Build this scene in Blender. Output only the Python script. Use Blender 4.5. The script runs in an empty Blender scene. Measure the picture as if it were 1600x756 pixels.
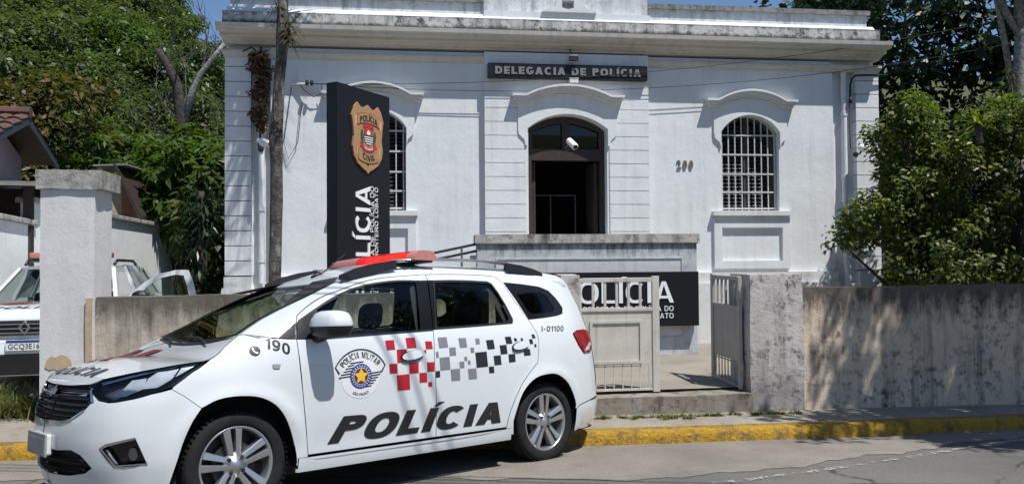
import bpy, bmesh, math, random
import numpy as np
from mathutils import Vector, Matrix
from mathutils.geometry import delaunay_2d_cdt
R_=math.radians
sc=bpy.context.scene
COL=sc.collection
random.seed(7); rng=np.random.default_rng(7)

# ---------------------------------------------------------------- camera, sky, sun, exposure
CAMH=1.61
pitch=math.atan(30/1265.0); roll=0.0075
fw=Vector((0,math.cos(pitch),math.sin(pitch))); up0=Vector((0,-math.sin(pitch),math.cos(pitch))); r0=Vector((1,0,0))
cr=r0*math.cos(roll)-up0*math.sin(roll); cu=up0*math.cos(roll)+r0*math.sin(roll)
cam=bpy.data.cameras.new('camera'); camo=bpy.data.objects.new('camera',cam); COL.objects.link(camo)
cam.sensor_fit='HORIZONTAL'; cam.sensor_width=36.0; cam.lens=36*1265/1600.0; cam.clip_end=2000; cam.clip_start=.05
camo.matrix_world=Matrix(((cr.x,cu.x,-fw.x,0),(cr.y,cu.y,-fw.y,0),(cr.z,cu.z,-fw.z,CAMH),(0,0,0,1)))
sc.camera=camo
SUN=Vector((.353,-.318,1.0)).normalized()
w=bpy.data.worlds.new('World'); sc.world=w; w.use_nodes=True
wn=w.node_tree.nodes; bg=wn['Background']
sky=wn.new('ShaderNodeTexSky'); sky.sky_type='NISHITA'; sky.sun_disc=False
sky.sun_elevation=math.asin(SUN.z); sky.sun_rotation=math.atan2(SUN.x,SUN.y)
sky.air_density=1.0; sky.dust_density=.15; sky.ozone_density=5.0; sky.altitude=600
w.node_tree.links.new(sky.outputs[0],bg.inputs[0]); bg.inputs[1].default_value=0.10
sl=bpy.data.lights.new('sun','SUN'); sl.energy=5.0; sl.angle=R_(.53); sl.color=(1.0,.97,.93)
so=bpy.data.objects.new('sun',sl); COL.objects.link(so); so.rotation_euler=(-SUN).to_track_quat('-Z','Y').to_euler()
vs=sc.view_settings; vs.view_transform='Standard'; vs.look='None'; vs.gamma=1; vs.use_curve_mapping=False; vs.exposure=0.17

# ---------------------------------------------------------------- helpers
def tag(o,label=None,cat=None,group=None,kind=None):
    if label: o['label']=label
    if cat: o['category']=cat
    if group: o['group']=group
    if kind: o['kind']=kind
    return o
def empty(name,label=None,cat=None,group=None,loc=(0,0,0),rz=0,mw=None):
    o=bpy.data.objects.new(name,None); o.empty_display_size=.2; COL.objects.link(o)
    o.location=loc; o.rotation_euler=(0,0,rz)
    if mw is not None: o.matrix_world=mw
    return tag(o,label,cat,group)
def mesh_obj(name,verts,faces,mat,parent=None,smooth=False,normals=None):
    me=bpy.data.meshes.new(name); me.from_pydata([tuple(v) for v in verts],[],faces); me.update()
    if mat: me.materials.append(mat)
    if smooth: me.polygons.foreach_set('use_smooth',[True]*len(me.polygons))
    if normals is not None: me.normals_split_custom_set_from_vertices([tuple(n) for n in normals])
    o=bpy.data.objects.new(name,me); COL.objects.link(o)
    if parent: o.parent=parent
    return o
def pin(pt,loops):
    x,y=pt; c=False
    for L in loops:
        j=len(L)-1
        for i in range(len(L)):
            xi,yi=L[i]; xj,yj=L[j]
            if (yi>y)!=(yj>y) and x<(xj-xi)*(y-yi)/(yj-yi)+xi: c=not c
            j=i
    return c
def tri2d(loops,grid=None):
    """triangulate the even-odd inside of 2D loops; optional grid spacing (gx,gy) adds inner points"""
    pts=[];edges=[]
    for L in loops:
        b=len(pts); n=len(L)
        pts+= [Vector((p[0],p[1])) for p in L]; edges+=[(b+i,b+(i+1)%n) for i in range(n)]
    if grid:
        xs=[p[0] for L in loops for p in L]; ys=[p[1] for L in loops for p in L]
        gx,gy=grid
        for i in range(1,int((max(xs)-min(xs))/gx)+1):
            for k in range(1,int((max(ys)-min(ys))/gy)+1):
                q=(min(xs)+i*gx,min(ys)+(k+.5*(i%2))*gy)
                if pin(q,loops): pts.append(Vector(q))
    v,e,f,_,_,_=delaunay_2d_cdt(pts,edges,[],0,1e-6)
    out=[]
    for t in f:
        c=(sum(v[i].x for i in t)/len(t),sum(v[i].y for i in t)/len(t))
        if pin(c,loops): out.append(tuple(t))
    return [(p.x,p.y) for p in v],out
class MB:
    def __init__(s): s.v=[];s.f=[]
    def box(s,x0,x1,y0,y1,z0,z1):
        b=len(s.v)
        s.v+=[(x0,y0,z0),(x1,y0,z0),(x1,y1,z0),(x0,y1,z0),(x0,y0,z1),(x1,y0,z1),(x1,y1,z1),(x0,y1,z1)]
        s.f+=[tuple(b+i for i in q) for q in ((0,3,2,1),(4,5,6,7),(0,1,5,4),(1,2,6,5),(2,3,7,6),(3,0,4,7))]
        return s
    def hull8(s,pts):
        b=len(s.v); s.v+=list(pts)
        s.f+=[tuple(b+i for i in q) for q in ((0,3,2,1),(4,5,6,7),(0,1,5,4),(1,2,6,5),(2,3,7,6),(3,0,4,7))]
        return s
    def prism(s,loops,fn,d0,d1,back=True,grid=None):
        """2D loops -> solid; fn(u,v,d) gives the point; d1 is the outer face"""
        v,t=tri2d(loops,grid); b=len(s.v); n=len(v)
        s.v+=[tuple(fn(p[0],p[1],d1)) for p in v]; s.f+=[tuple(b+i for i in q) for q in t]
        if back:
            s.v+=[tuple(fn(p[0],p[1],d0)) for p in v]; s.f+=[tuple(b+n+i for i in reversed(q)) for q in t]
        for L in loops:
            b=len(s.v); m=len(L)
            s.v+=[tuple(fn(p[0],p[1],d1)) for p in L]+[tuple(fn(p[0],p[1],d0)) for p in L]
            s.f+=[(b+i,b+m+i,b+m+(i+1)%m,b+(i+1)%m) for i in range(m)]
        return s
    def tube(s,pts,r,n=8,caps=True):
        pts=[Vector(p) for p in pts]; b=len(s.v); N=len(pts)
        rr=r if isinstance(r,(list,tuple)) else [r]*N
        pu=None
        for i,p in enumerate(pts):
            d=(pts[min(i+1,N-1)]-pts[max(i-1,0)])
            d=d.normalized() if d.length>1e-9 else Vector((0,0,1))
            if pu is None: a=d.orthogonal().normalized()
            else:
                a=pu-d*pu.dot(d); a=a.normalized() if a.length>1e-6 else d.orthogonal().normalized()
            pu=a; c=d.cross(a)
            for k in range(n):
                t=2*math.pi*k/n; s.v.append(tuple(p+(a*math.cos(t)+c*math.sin(t))*rr[i]))
        for i in range(N-1):
            for k in range(n):
                s.f.append((b+i*n+k,b+i*n+(k+1)%n,b+(i+1)*n+(k+1)%n,b+(i+1)*n+k))
        if caps: s.f.append(tuple(b+k for k in reversed(range(n)))); s.f.append(tuple(b+(N-1)*n+k for k in range(n)))
        return s
    def lathe(s,prof,fn,n=32):
        """prof list of (radius, axial); fn(x,y,axial)"""
        b=len(s.v); m=len(prof)
        for k in range(n):
            t=2*math.pi*k/n
            for (r,a) in prof: s.v.append(tuple(fn(r*math.cos(t),r*math.sin(t),a)))
        for k in range(n):
            for i in range(m-1):
                s.f.append((b+k*m+i,b+((k+1)%n)*m+i,b+((k+1)%n)*m+i+1,b+k*m+i+1))
        return s
    def build(s,name,mat,parent=None,smooth=False,bevel=0,fix=True,angle=None):
        o=mesh_obj(name,s.v,s.f,mat,parent,smooth)
        if fix:
            bm=bmesh.new(); bm.from_mesh(o.data); bmesh.ops.recalc_face_normals(bm,faces=bm.faces); bm.to_mesh(o.data); bm.free()
        if angle is not None:
            o.data.polygons.foreach_set('use_smooth',[True]*len(o.data.polygons)); o.data.set_sharp_from_angle(angle=R_(angle))
        if bevel:
            m=o.modifiers.new('bevel','BEVEL'); m.width=bevel; m.segments=2; m.limit_method='ANGLE'; m.angle_limit=R_(50)
        return o
def arc(cx,cy,r,a0,a1,n): return [(cx+r*math.cos(R_(a0+(a1-a0)*i/n)),cy+r*math.sin(R_(a0+(a1-a0)*i/n))) for i in range(n+1)]
def arc3(x0,z0,x1,z1,rise,n=16):
    """points of a shallow arch from (x0,z0) to (x1,z1)"""
    h=(x1-x0)/2; r=(h*h+rise*rise)/(2*rise); cx=(x0+x1)/2; cz=(z0+z1)/2+rise-r
    a=math.asin(min(1,h/r)); out=[]
    for i in range(n+1):
        t=-a+2*a*i/n; out.append((cx+r*math.sin(t),cz+r*math.cos(t)))
    return out
_tc={}
def text_loops(s,size=1.0,bold=0.0,shear=0.0,space=1.0,width=None,height=None,sx=1.0):
    """outline loops of a word, origin at its lower left; height scales capitals exactly"""
    key=(s,bold,shear,space)
    if key not in _tc:
        cv=bpy.data.curves.new('lettering','FONT'); cv.body=s; cv.size=1; cv.offset=bold; cv.shear=shear; cv.space_character=space
        cv.resolution_u=3; o=bpy.data.objects.new('lettering',cv); COL.objects.link(o)
        dg=bpy.context.evaluated_depsgraph_get(); dg.update(); ev=o.evaluated_get(dg); me=ev.to_mesh()
        cnt={}
        for p in me.polygons:
            for ek in p.edge_keys: cnt[ek]=cnt.get(ek,0)+1
        adj={}
        for (a,b),c in cnt.items():
            if c==1: adj.setdefault(a,[]).append(b); adj.setdefault(b,[]).append(a)
        loops=[];seen=set(); P=[(v.co.x,v.co.y) for v in me.vertices]
        for st in adj:
            if st in seen: continue
            L=[st];seen.add(st);cur=st
            while True:
                nx=[q for q in adj[cur] if q not in seen]
                if not nx: break
                cur=nx[0]; seen.add(cur); L.append(cur)
            if len(L)>2: loops.append([P[i] for i in L])
        ev.to_mesh_clear(); bpy.data.objects.remove(o); bpy.data.curves.remove(cv)
        _tc[key]=loops
    loops=_tc[key]
    xs=[p[0] for L in loops for p in L]
    capk=('H',bold,0.0,1.0)
    if capk not in _tc and s!='H': text_loops('H',1,bold)
    ch=max(p[1] for L in _tc[capk] for p in L) if capk in _tc else 1
    x0=min(xs); W=max(xs)-x0
    ky=(height/ch) if height else size; kx=(width/W) if width else ky*sx
    return [[((p[0]-x0)*kx,p[1]*ky) for p in L] for L in loops]
def shift(loops,dx,dy): return [[(x+dx,y+dy) for x,y in L] for L in loops]
def text_w(loops): return max(p[0] for L in loops for p in L)
def copy_tree(o,parent=None):
    c=o.copy(); COL.objects.link(c); c.parent=parent
    for ch in o.children: copy_tree(ch,c)
    return c

# ---------------------------------------------------------------- materials
class NT:
    def __init__(s,name):
        s.m=bpy.data.materials.new(name); s.m.use_nodes=True; s.t=s.m.node_tree; s.n=s.t.nodes
        s.p=s.n['Principled BSDF']; s.out=s.n['Material Output']; s.tc=None
    def add(s,ty,ins=None,**kw):
        n=s.n.new('ShaderNode'+ty)
        for k,v in kw.items(): setattr(n,k,v)
        for k,v in (ins or {}).items(): s.set(n.inputs[k],v)
        return n
    def set(s,sock,v):
        if isinstance(v,bpy.types.NodeSocket): s.t.links.new(v,sock)
        elif isinstance(v,bpy.types.Node): s.t.links.new(v.outputs[0],sock)
        else:
            if isinstance(v,tuple) and len(v)==3 and sock.type=='RGBA': v=(*v,1)
            sock.default_value=v
    def co(s,scale=(1,1,1),loc=(0,0,0)):
        if s.tc is None: s.tc=s.add('TexCoord')
        m=s.add('Mapping'); s.set(m.inputs[0],s.tc.outputs['Object']); m.inputs['Scale'].default_value=scale; m.inputs['Location'].default_value=loc
        return m.outputs[0]
    def noise(s,scale,detail=4,rough=.6,co=None,dist=0):
        return s.add('TexNoise',{'Vector':co if co else s.co(),'Scale':scale,'Detail':detail,'Roughness':rough,'Distortion':dist}).outputs['Fac']
    def ramp(s,fac,*stops):
        r=s.add('ValToRGB',{'Fac':fac}); e=r.color_ramp.elements
        while len(e)<len(stops): e.new(.5)
        for i,(p,c) in enumerate(stops):
            e[i].position=p; c=c if isinstance(c,tuple) else (c,c,c); e[i].color=(*c,1)
        return r.outputs[0]
    def mix(s,fac,a,b,mode='MIX'):
        m=s.add('MixRGB',blend_type=mode); s.set(m.inputs[0],fac); s.set(m.inputs[1],a); s.set(m.inputs[2],b); return m.outputs[0]
    def math(s,op,a,b=0.0,clamp=False):
        m=s.add('Math',operation=op,use_clamp=clamp); s.set(m.inputs[0],a); s.set(m.inputs[1],b); return m.outputs[0]
    def z(s):
        if s.tc is None: s.tc=s.add('TexCoord')
        x=s.add('SeparateXYZ'); s.set(x.inputs[0],s.tc.outputs['Object']); return x.outputs
    def bump(s,h,strength=.3,dist=.02):
        b=s.add('Bump',{'Height':h,'Strength':strength,'Distance':dist}); s.set(s.p.inputs['Normal'],b.outputs[0])
    def fin(s,col,rough=.8,metal=0,spec=None,**kw):
        s.set(s.p.inputs['Base Color'],col); s.set(s.p.inputs['Roughness'],rough); s.set(s.p.inputs['Metallic'],metal)
        if spec is not None: s.set(s.p.inputs['Specular IOR Level'],spec)
        for k,v in kw.items(): s.set(s.p.inputs[k],v)
        return s.m
M={}
def simple(name,col,rough=.6,metal=0,var=.12,scale=9,bump=0,spec=None,**kw):
    t=NT(name); n=t.noise(scale,5,.65)
    c=t.mix(1.0,col,t.ramp(n,(.3,1-var),(.7,1+var*.3)),'MULTIPLY')
    if bump: t.bump(t.noise(scale*6,4),bump,.01)
    M[name]=t.fin(c,rough,metal,spec,**kw); return M[name]
def plaster(name,base,stain=.35,streak=.4,speck=0,blot=.0,bl_col=(.45,.36,.22),top=None,bot=None,mould=(.05,.05,.05),lumpy=.35):
    """painted render: soft patchiness, vertical dirt streaks, mould, peeled blotches; top/bot = (z, height, amount) weathering bands"""
    t=NT(name)
    c=t.mix(1.0,base,t.ramp(t.noise(1.3,6,.6),(.3,(.90,.91,.92)),(.7,(1,1,1))),'MULTIPLY')
    c=t.mix(t.math('MULTIPLY',t.ramp(t.noise(26,3,.6),(.62,0.0),(.75,1.0)),.12),c,(.45,.44,.42))
    if stain:
        st=t.ramp(t.noise(2.2,8,.72,dist=.4),(.52,0.0),(.78,1.0))
        c=t.mix(t.math('MULTIPLY',st,stain),c,(.42,.42,.42))
    if streak:
        k=t.noise(1.0,6,.65,co=t.co((9,9,.55)))
        k2=t.ramp(t.math('MULTIPLY',t.ramp(k,(.46,0.0),(.72,1.0)),t.ramp(t.noise(1.1,3),(.38,0.0),(.62,1.0))),(0,0.0),(1,1.0))
        c=t.mix(t.math('MULTIPLY',k2,streak),c,mould)
    if speck:
        sp=t.math('MULTIPLY',t.ramp(t.noise(9,7,.78),(.50,0.0),(.60,1.0)),t.ramp(t.noise(1.6,4,.6),(.35,.1),(.62,1.0)))
        c=t.mix(t.math('MULTIPLY',sp,speck),c,mould)
    if blot:
        b=t.ramp(t.noise(1.5,7,.62,co=t.co((1,1,1),(3.3,1.2,5))),(.55,0.0),(.62,1.0))
        c=t.mix(t.math('MULTIPLY',b,blot),c,bl_col)
    zz=t.z()[2]
    for band,sgn in ((top,1),(bot,-1)):
        if band:
            z0,h,am=band
            g=t.math('MULTIPLY',t.math('SUBTRACT',zz,z0-h if sgn>0 else z0+h),sgn/h,True)
            nn=t.noise(1.0,7,.72,co=t.co((7,7,1.6)))
            mk=t.ramp(t.math('ADD',t.math('MULTIPLY',g,.62),nn),(.72,0.0),(1.02,1.0))
            c=t.mix(t.math('MULTIPLY',mk,am),c,mould)
    h=t.math('ADD',t.math('MULTIPLY',t.noise(3.5,4),1.0),t.math('MULTIPLY',t.noise(40,4,.7),.25))
    t.bump(h,lumpy,.022)
    M[name]=t.fin(c,.85,0,.25); return M[name]
WHITE=(.77,.795,.80)
plaster('wall_paint',WHITE,.14,.20,lumpy=.4,mould=(.12,.115,.11))
plaster('cornice_paint',(.66,.62,.56),.20,.25,lumpy=.3)
plaster('moulding_paint',(.74,.735,.72),.16,.22,lumpy=.25)
plaster('plinth_paint',(.70,.70,.69),.30,.30,lumpy=.6)
plaster('cornice_stained',(.60,.59,.57),.6,.9,speck=1.0,bot=(5.18,.11,.95),top=(5.375,.06,.6),lumpy=.8,mould=(.06,.06,.055))
plaster('parapet_paint',(.66,.68,.70),.3,.75,speck=.4,lumpy=.4,mould=(.09,.09,.09))
plaster('porch_concrete',(.52,.55,.58),.45,.35,speck=.3,top=(2.02,.50,.95),lumpy=.5,mould=(.05,.055,.06))
plaster('porch_cap',(.46,.45,.42),.75,.9,speck=.8,lumpy=.8,mould=(.035,.035,.03))
plaster('street_wall_paint',(.70,.575,.43),.6,.8,speck=.9,blot=.15,bl_col=(.42,.33,.20),top=(1.35,.7,.85),lumpy=.8,mould=(.035,.032,.032))
plaster('gate_step_paint',(.26,.225,.18),.6,.6,speck=.7,lumpy=.8,mould=(.04,.04,.03))
plaster('gate_pillar_paint',(.56,.52,.49),.6,.7,speck=.95,blot=.1,bl_col=(.40,.33,.2),bot=(.1,.7,.45),lumpy=1.0,mould=(.06,.055,.05))
plaster('low_wall_paint',(.54,.48,.39),.45,.85,speck=.45,blot=.85,bl_col=(.33,.25,.12),top=(1.34,.6,.8),lumpy=.7,mould=(.06,.055,.04))
plaster('left_pillar_paint',(.68,.67,.66),.2,.2,blot=.06,lumpy=.45)
plaster('old_cap',(.42,.40,.37),.8,.8,speck=.9,lumpy=1.0,mould=(.04,.04,.035))
plaster('side_wall_paint',(.80,.82,.81),.12,.18,lumpy=.3)
plaster('house_paint',(.46,.37,.40),.25,.2,lumpy=.3)
simple('dark_wood',(.045,.032,.026),.6,var=.4,scale=14)
simple('black_panel',(.008,.009,.012),.45,var=.05,spec=.35)
simple('grey_letter',(.20,.205,.21),.6,var=.1)
simple('white_letter',(.82,.83,.85),.5,var=.03)
simple('grille_metal',(.60,.60,.58),.55,var=.25,scale=20)
def rusty(name,base):
    t=NT(name); c=t.mix(1.0,base,t.ramp(t.noise(5,6,.65),(.3,(.78,.78,.78)),(.7,(1,1,1))),'MULTIPLY')
    r=t.math('MULTIPLY',t.ramp(t.noise(13,7,.75),(.60,0.0),(.68,1.0)),t.ramp(t.noise(2.3,3),(.42,.1),(.62,1.0)))
    c=t.mix(t.math('MULTIPLY',r,.85),c,(.13,.06,.03)); k=t.ramp(t.noise(1,6,.6,co=t.co((16,16,.9))),(.56,0.0),(.74,.45)); c=t.mix(k,c,(.20,.15,.10))
    t.bump(t.noise(30,4),.15,.01); M[name]=t.fin(c,.55,0,.4)
rusty('gate_metal',(.60,.57,.51))
rusty('gate_metal_dark',(.43,.41,.38))
simple('pipe_paint',(.74,.75,.77),.6,var=.1)
simple('black_metal',(.015,.015,.017),.5,var=.2)
simple('cable_black',(.012,.012,.013),.7,var=.1)
simple('white_plastic',(.78,.78,.77),.35,var=.03)
simple('dark_plastic',(.02,.02,.022),.45,var=.1)
simple('slat_grey',(.055,.058,.066),.6,var=.4,scale=5)
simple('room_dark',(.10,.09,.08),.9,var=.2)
simple('number_metal',(.20,.19,.18),.5,var=.3)
simple('brick',(.36,.14,.075),.9,var=.4,scale=6)
simple('fibre_cement',(.30,.29,.28),.9,var=.4,scale=4)
def glass(name,tint=(.5,.6,.58),rough=.02,ior=1.45):
    t=NT(name); tr=t.add('BsdfTransparent',{'Color':tint}); gl=t.add('BsdfGlossy',{'Color':(1,1,1),'Roughness':rough})
    fr=t.add('Fresnel',{'IOR':ior}); mx=t.add('MixShader'); t.set(mx.inputs[0],fr.outputs[0]); t.set(mx.inputs[1],tr.outputs[0]); t.set(mx.inputs[2],gl.outputs[0])
    t.t.links.new(mx.outputs[0],t.out.inputs[0]); M[name]=t.m; return t.m
glass('window_glass',(.28,.32,.36))
# ---- block lettering drawn as outlines (cap height 1)
def _stroke(pts,t):
    L=[];Rr=[];n=len(pts)
    for i in range(n):
        a=pts[max(0,i-1)];b=pts[min(n-1,i+1)]; dx,dy=b[0]-a[0],b[1]-a[1]; d=math.hypot(dx,dy) or 1; nx,ny=-dy/d*t/2,dx/d*t/2
        L.append((pts[i][0]+nx,pts[i][1]+ny)); Rr.append((pts[i][0]-nx,pts[i][1]-ny))
    return L+Rr[::-1]
def _el(cx,cy,rx,ry,a0,a1,n=20,p=2.35):
    o=[]
    for i in range(n+1):
        a=R_(a0+(a1-a0)*i/n); c,s=math.cos(a),math.sin(a); o.append((cx+rx*math.copysign(abs(c)**(2/p),c),cy+ry*math.copysign(abs(s)**(2/p),s)))
    return o
def glyph(ch,t):
    """loops and advance width; t = stroke weight"""
    h=t/2; ac=None
    if ch=='Í': ac,ch='a','I'
    if ch=='Ã': ac,ch='t','A'
    if ch==' ': return [],.34
    if ch=='-': return [[(.02,.36),(.30,.36),(.30,.36+t*.85),(.02,.36+t*.85)]],.36
    if ch=='I': g=[[(0,0),(t,0),(t,1),(0,1)]];w=t
    elif ch=='L': w=.58;g=[[(0,0),(w,0),(w,t*.92),(t,t*.92),(t,1),(0,1)]]
    elif ch=='E': w=.60;e=t*.9;m=.5;g=[[(0,0),(w,0),(w,e),(t,e),(t,m-e/2),(w*.94,m-e/2),(w*.94,m+e/2),(t,m+e/2),(t,1-e),(w,1-e),(w,1),(0,1)]]
    elif ch=='T': w=.68;e=t*.92;g=[[(w/2-h,0),(w/2+h,0),(w/2+h,1-e),(w,1-e),(w,1),(0,1),(0,1-e),(w/2-h,1-e)]]
    elif ch=='A': w=.80;k=t*1.12;e=t*.8;f=lambda y:(w/2-k/2)*y; g=[[(0,0),(k,0),(k+f(.20)*1.0,.20),(w-k-f(.20),.20),(w-k,0),(w,0),(w/2+k/2,1),(w/2-k/2,1)],[(k+f(.20+e)*.98,.20+e),(w/2,1-k*.95),(w-k-f(.20+e)*.98,.20+e)]]
    elif ch=='V': w=.78;k=t*1.12;g=[[(0,1),(k,1),(w/2,k*.9),(w-k,1),(w,1),(w/2+k/2,0),(w/2-k/2,0)]]
    elif ch=='N': w=.74;k=t*1.2;g=[[(0,0),(t,0),(t,1-k*1.1),(w-t*1.05,0),(w,0),(w,1),(w-t,1),(w-t,k*1.1),(t*1.05,1),(0,1)]]
    elif ch=='M': w=.88;k=t*1.1;g=[[(0,0),(t,0),(t,.72),(w/2-k*.4,0),(w/2+k*.4,0),(w-t,.72),(w-t,0),(w,0),(w,1),(w-k*1.15,1),(w/2,.34),(k*1.15,1),(0,1)]]
    elif ch=='U': w=.70; g=[[(0,1),(0,.36)]+_el(w/2,.36,w/2,.37,180,360)+[(w,1),(w-t,1),(w-t,.36)]+_el(w/2,.36,w/2-t,.37-t,360,180)+[(t,1)]]
    elif ch in 'O0': w=.82 if ch=='O' else .60; g=[_el(w/2,.5,w/2,.51,0,354,40),_el(w/2,.5,w/2-t,.51-t*.92,0,354,40)]
    elif ch in 'CG':
        w=.76; o=_el(w/2+.01,.5,w/2+.01,.51,42,318,34); i=_el(w/2+.01,.5,w/2-t+.01,.51-t*.92,318,42,34)
        if ch=='C': g=[o+i]
        else:
            o=_el(w/2+.01,.5,w/2+.01,.51,42,318,34); g=[o+[(w,.16),(w,.52),(w*.52,.52),(w*.52,.52-t*.85),(w-t*.95,.52-t*.85),(w-t*.95,.20)]+_el(w/2+.01,.5,w/2-t+.01,.51-t*.92,310,42,34)]
    elif ch in 'PR':
        w=.66; b=.44; r=(1-b)/2; e=t*.9
        bowl=[(w-r,1)]+_el(w-r,b+r,r,r,90,-90,14)
        hole=[(t,1-e),(w-r,1-e)]+_el(w-r,b+r,r-t,r-e,90,-90,14)+[(t,b+e)]
        if ch=='P': g=[[(0,0),(t,0),(t,b)]+bowl[::-1]+[(0,1)],hole]
        else: w2=.70; g=[[(0,0),(t,0),(t,b),(w2*.40,b),(w2-t*1.1,0),(w2,0),(w2*.40+t*1.15,b+.005)]+bowl[::-1][:-1]+[(w-r,1),(0,1)],hole]; w=w2
    elif ch=='B':
        w=.66; e=t*.9; m=.52; r1=(1-m)/2; r2=m/2
        g=[[(0,0)]+[(w-r2,0)]+_el(w-r2,r2,r2,r2,-90,80,12)+_el(w-.03-r1,m+r1,r1,r1,-80,90,12)+[(0,1)],[(t,e),(w-r2,e)]+_el(w-r2,r2,r2-t,r2-e*.98,-90,90,12)+[(t,m-e*.05)],[(t,m+e*.85),(w-.03-r1,m+e*.85)]+_el(w-.03-r1,m+r1+e*.0,r1-t,r1-e*.9,-80,90,12)+[(t,1-e)]]
    elif ch=='D':
        w=.74; r=.46; e=t*.9; g=[[(0,0),(w-r,0)]+_el(w-r,.5,r,.5,-90,90,22)+[(0,1)],[(t,e),(w-r,e)]+_el(w-r,.5,r-t,.5-e,-90,90,22)+[(t,1-e)]]
    elif ch=='S':
        w=.64; p=_el(w/2,.735,w/2-h,.265-h*.9,35,270,16,2.1)+_el(w/2,.265,w/2-h,.265-h*.9,90,-145,16,2.1)[1:]; g=[_stroke(p,t)]
    elif ch=='1': w=.34; g=[[(w-t,0),(w,0),(w,1),(w-t*.9,1),(w-t*1.2,.86),(0,.78),(0,.78-t*.85),(w-t,.84-t*.6)]]
    elif ch=='2':
        w=.60; p=_el(w/2,.70,w/2-h,.30-h,165,-18,16,2.1)+[(.38,.42),(.12,.14)]; g=[_stroke(p,t),[(.02,0),(w,0),(w,t*.9),(.02,t*.9)]]
        g=[_stroke(_el(w/2,.70,w/2-h,.30-h,165,-20,16,2.1)+[(.40,.44),(.16,t*.9+.03)],t)]+[[(.0,0),(w,0),(w,t*.85),(.0,t*.85)]]
    elif ch=='9':
        w=.60; p=[(w*.18,.06+h*.6)]+_el(w*.42,.5,w*.58-h,.5-h,-65,0,8,2.0)[1:]+_el(w/2,.67,w/2-h,.33-h,0,340,30,2.1)[1:]
        g=[_el(w/2,.66,w/2,.345,0,354,36,2.2),_el(w/2,.66,w/2-t,.345-t*.9,0,354,36,2.2)]
        g2=[(w-t*.2,.55),(w-.02,.38),(w*.78,.10),(w*.40,-.005),(w*.10,.04),(w*.12,.04+t*.9),(w*.40,t*.85),(w*.62,.20),(w-t*1.02,.40)]
        return [('shape',g),('shape',[g2])],w
    else: return [],.3
    if ac=='a': g=g+[[(h-.05,1.06),(h+.06,1.06),(h+.26,1.24),(h+.06,1.24)]]
    if ac=='t': g=g+[[(w/2-.2,1.08),(w/2-.05,1.14),(w/2+.08,1.08),(w/2+.2,1.14),(w/2+.2,1.22),(w/2+.05,1.17),(w/2-.08,1.22),(w/2-.2,1.16)]]
    return g,w
def word(s,t=.2,gap=.12,shear=0.0,height=1.0,width=None):
    x=0;out=[]
    for ch in s:
        g,w=glyph(ch,t); fl=[]
        for q in g:
            if isinstance(q,tuple): fl+=q[1]
            else: fl.append(q)
        out+=[[(px+x,py) for px,py in L] for L in fl]; x+=w+gap
    W=x-gap; k=(width/W) if width else height
    return [[((px+shear*py)*k,py*height) for px,py in L] for L in out]
# ---------------------------------------------------------------- ground: road, kerb, pavement, yard, hill
YA=R_(7.4)
def st(x,y): return x*math.cos(YA)+y*math.sin(YA), -x*math.sin(YA)+y*math.cos(YA)
def road_z(x,y):
    """street falling towards the kerb, flattening at its crown"""
    yy=max(y,3.2); z=-.066*(yy-6.62)
    if y<3.2: z+=.01*(3.2-max(y,-6))
    return z-.004*max(-14,min(14,x))*0
KERB=[(-14,5.2),(-9,6.0),(-4.26,6.72),(-1.7,6.98),(.74,7.25),(3.0,7.62),(5.08,8.06),(8.5,9.0),(13,10.6)]   # front face of the kerb, street side
def kerb_y(x):
    for (x0,y0),(x1,y1) in zip(KERB,KERB[1:]):
        if x<=x1: return y0+(y1-y0)*(x-x0)/(x1-x0)
    return KERB[-1][1]
def wall_y(x): return 8.03+.152*(x)           # line of the street wall
def grid_obj(name,xs,ys,zf,mat,kind='structure'):
    v=[(x,y if not callable(y) else y(x),0) for x in xs for y in ys]; nx,ny=len(xs),len(ys)
    v=[(x,y,zf(x,y)) for x,y,_ in v]
    f=[(i*ny+j,(i+1)*ny+j,(i+1)*ny+j+1,i*ny+j+1) for i in range(nx-1) for j in range(ny-1)]
    o=mesh_obj(name,v,f,mat,None,True); o['kind']=kind; return o
t=NT('asphalt')
n1=t.noise(.55,6,.6); n2=t.noise(90,3,.7); n3=t.noise(2.6,6,.65)
c=t.mix(t.ramp(n1,(.35,0.0),(.65,1.0)),(.115,.108,.10),(.160,.150,.136))
c=t.mix(t.ramp(n3,(.55,0.0),(.75,.6)),c,(.19,.165,.135))
c=t.mix(1.0,c,t.ramp(n2,(.3,.62),(.7,1.3)),'MULTIPLY')
vo=t.add('TexVoronoi',{'Vector':t.mix(.12,t.co((.55,.55,.55)),t.add('TexNoise',{'Vector':t.co(),'Scale':2.5,'Detail':5}).outputs['Color']),'Scale':1.0},feature='DISTANCE_TO_EDGE')
ck=t.math('MULTIPLY',t.ramp(vo.outputs['Distance'],(.002,1.0),(.009,0.0)),t.ramp(t.noise(.45,3),(.48,0.0),(.56,.85))); c=t.mix(ck,c,(.03,.028,.025))
t.bump(n2,.6,.008); t.fin(c,.9,0,.3); M['asphalt']=t.m
t=NT('line_paint'); n=t.noise(14,6,.75); tr=t.add('BsdfTransparent'); mx=t.add('MixShader')
t.fin((.50,.49,.45),.8); t.set(mx.inputs[0],t.ramp(n,(.52,0.0),(.60,.9))); t.set(mx.inputs[1],tr.outputs[0]); t.set(mx.inputs[2],t.p.outputs[0]); t.t.links.new(mx.outputs[0],t.out.inputs[0]); M['line_paint']=t.m
t=NT('kerb_paint'); n=t.noise(7,7,.72); n2=t.noise(34,5,.75)
c=t.mix(t.ramp(n,(.49,0.0),(.62,.85)),(.68,.39,.03),(.21,.15,.09))
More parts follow.
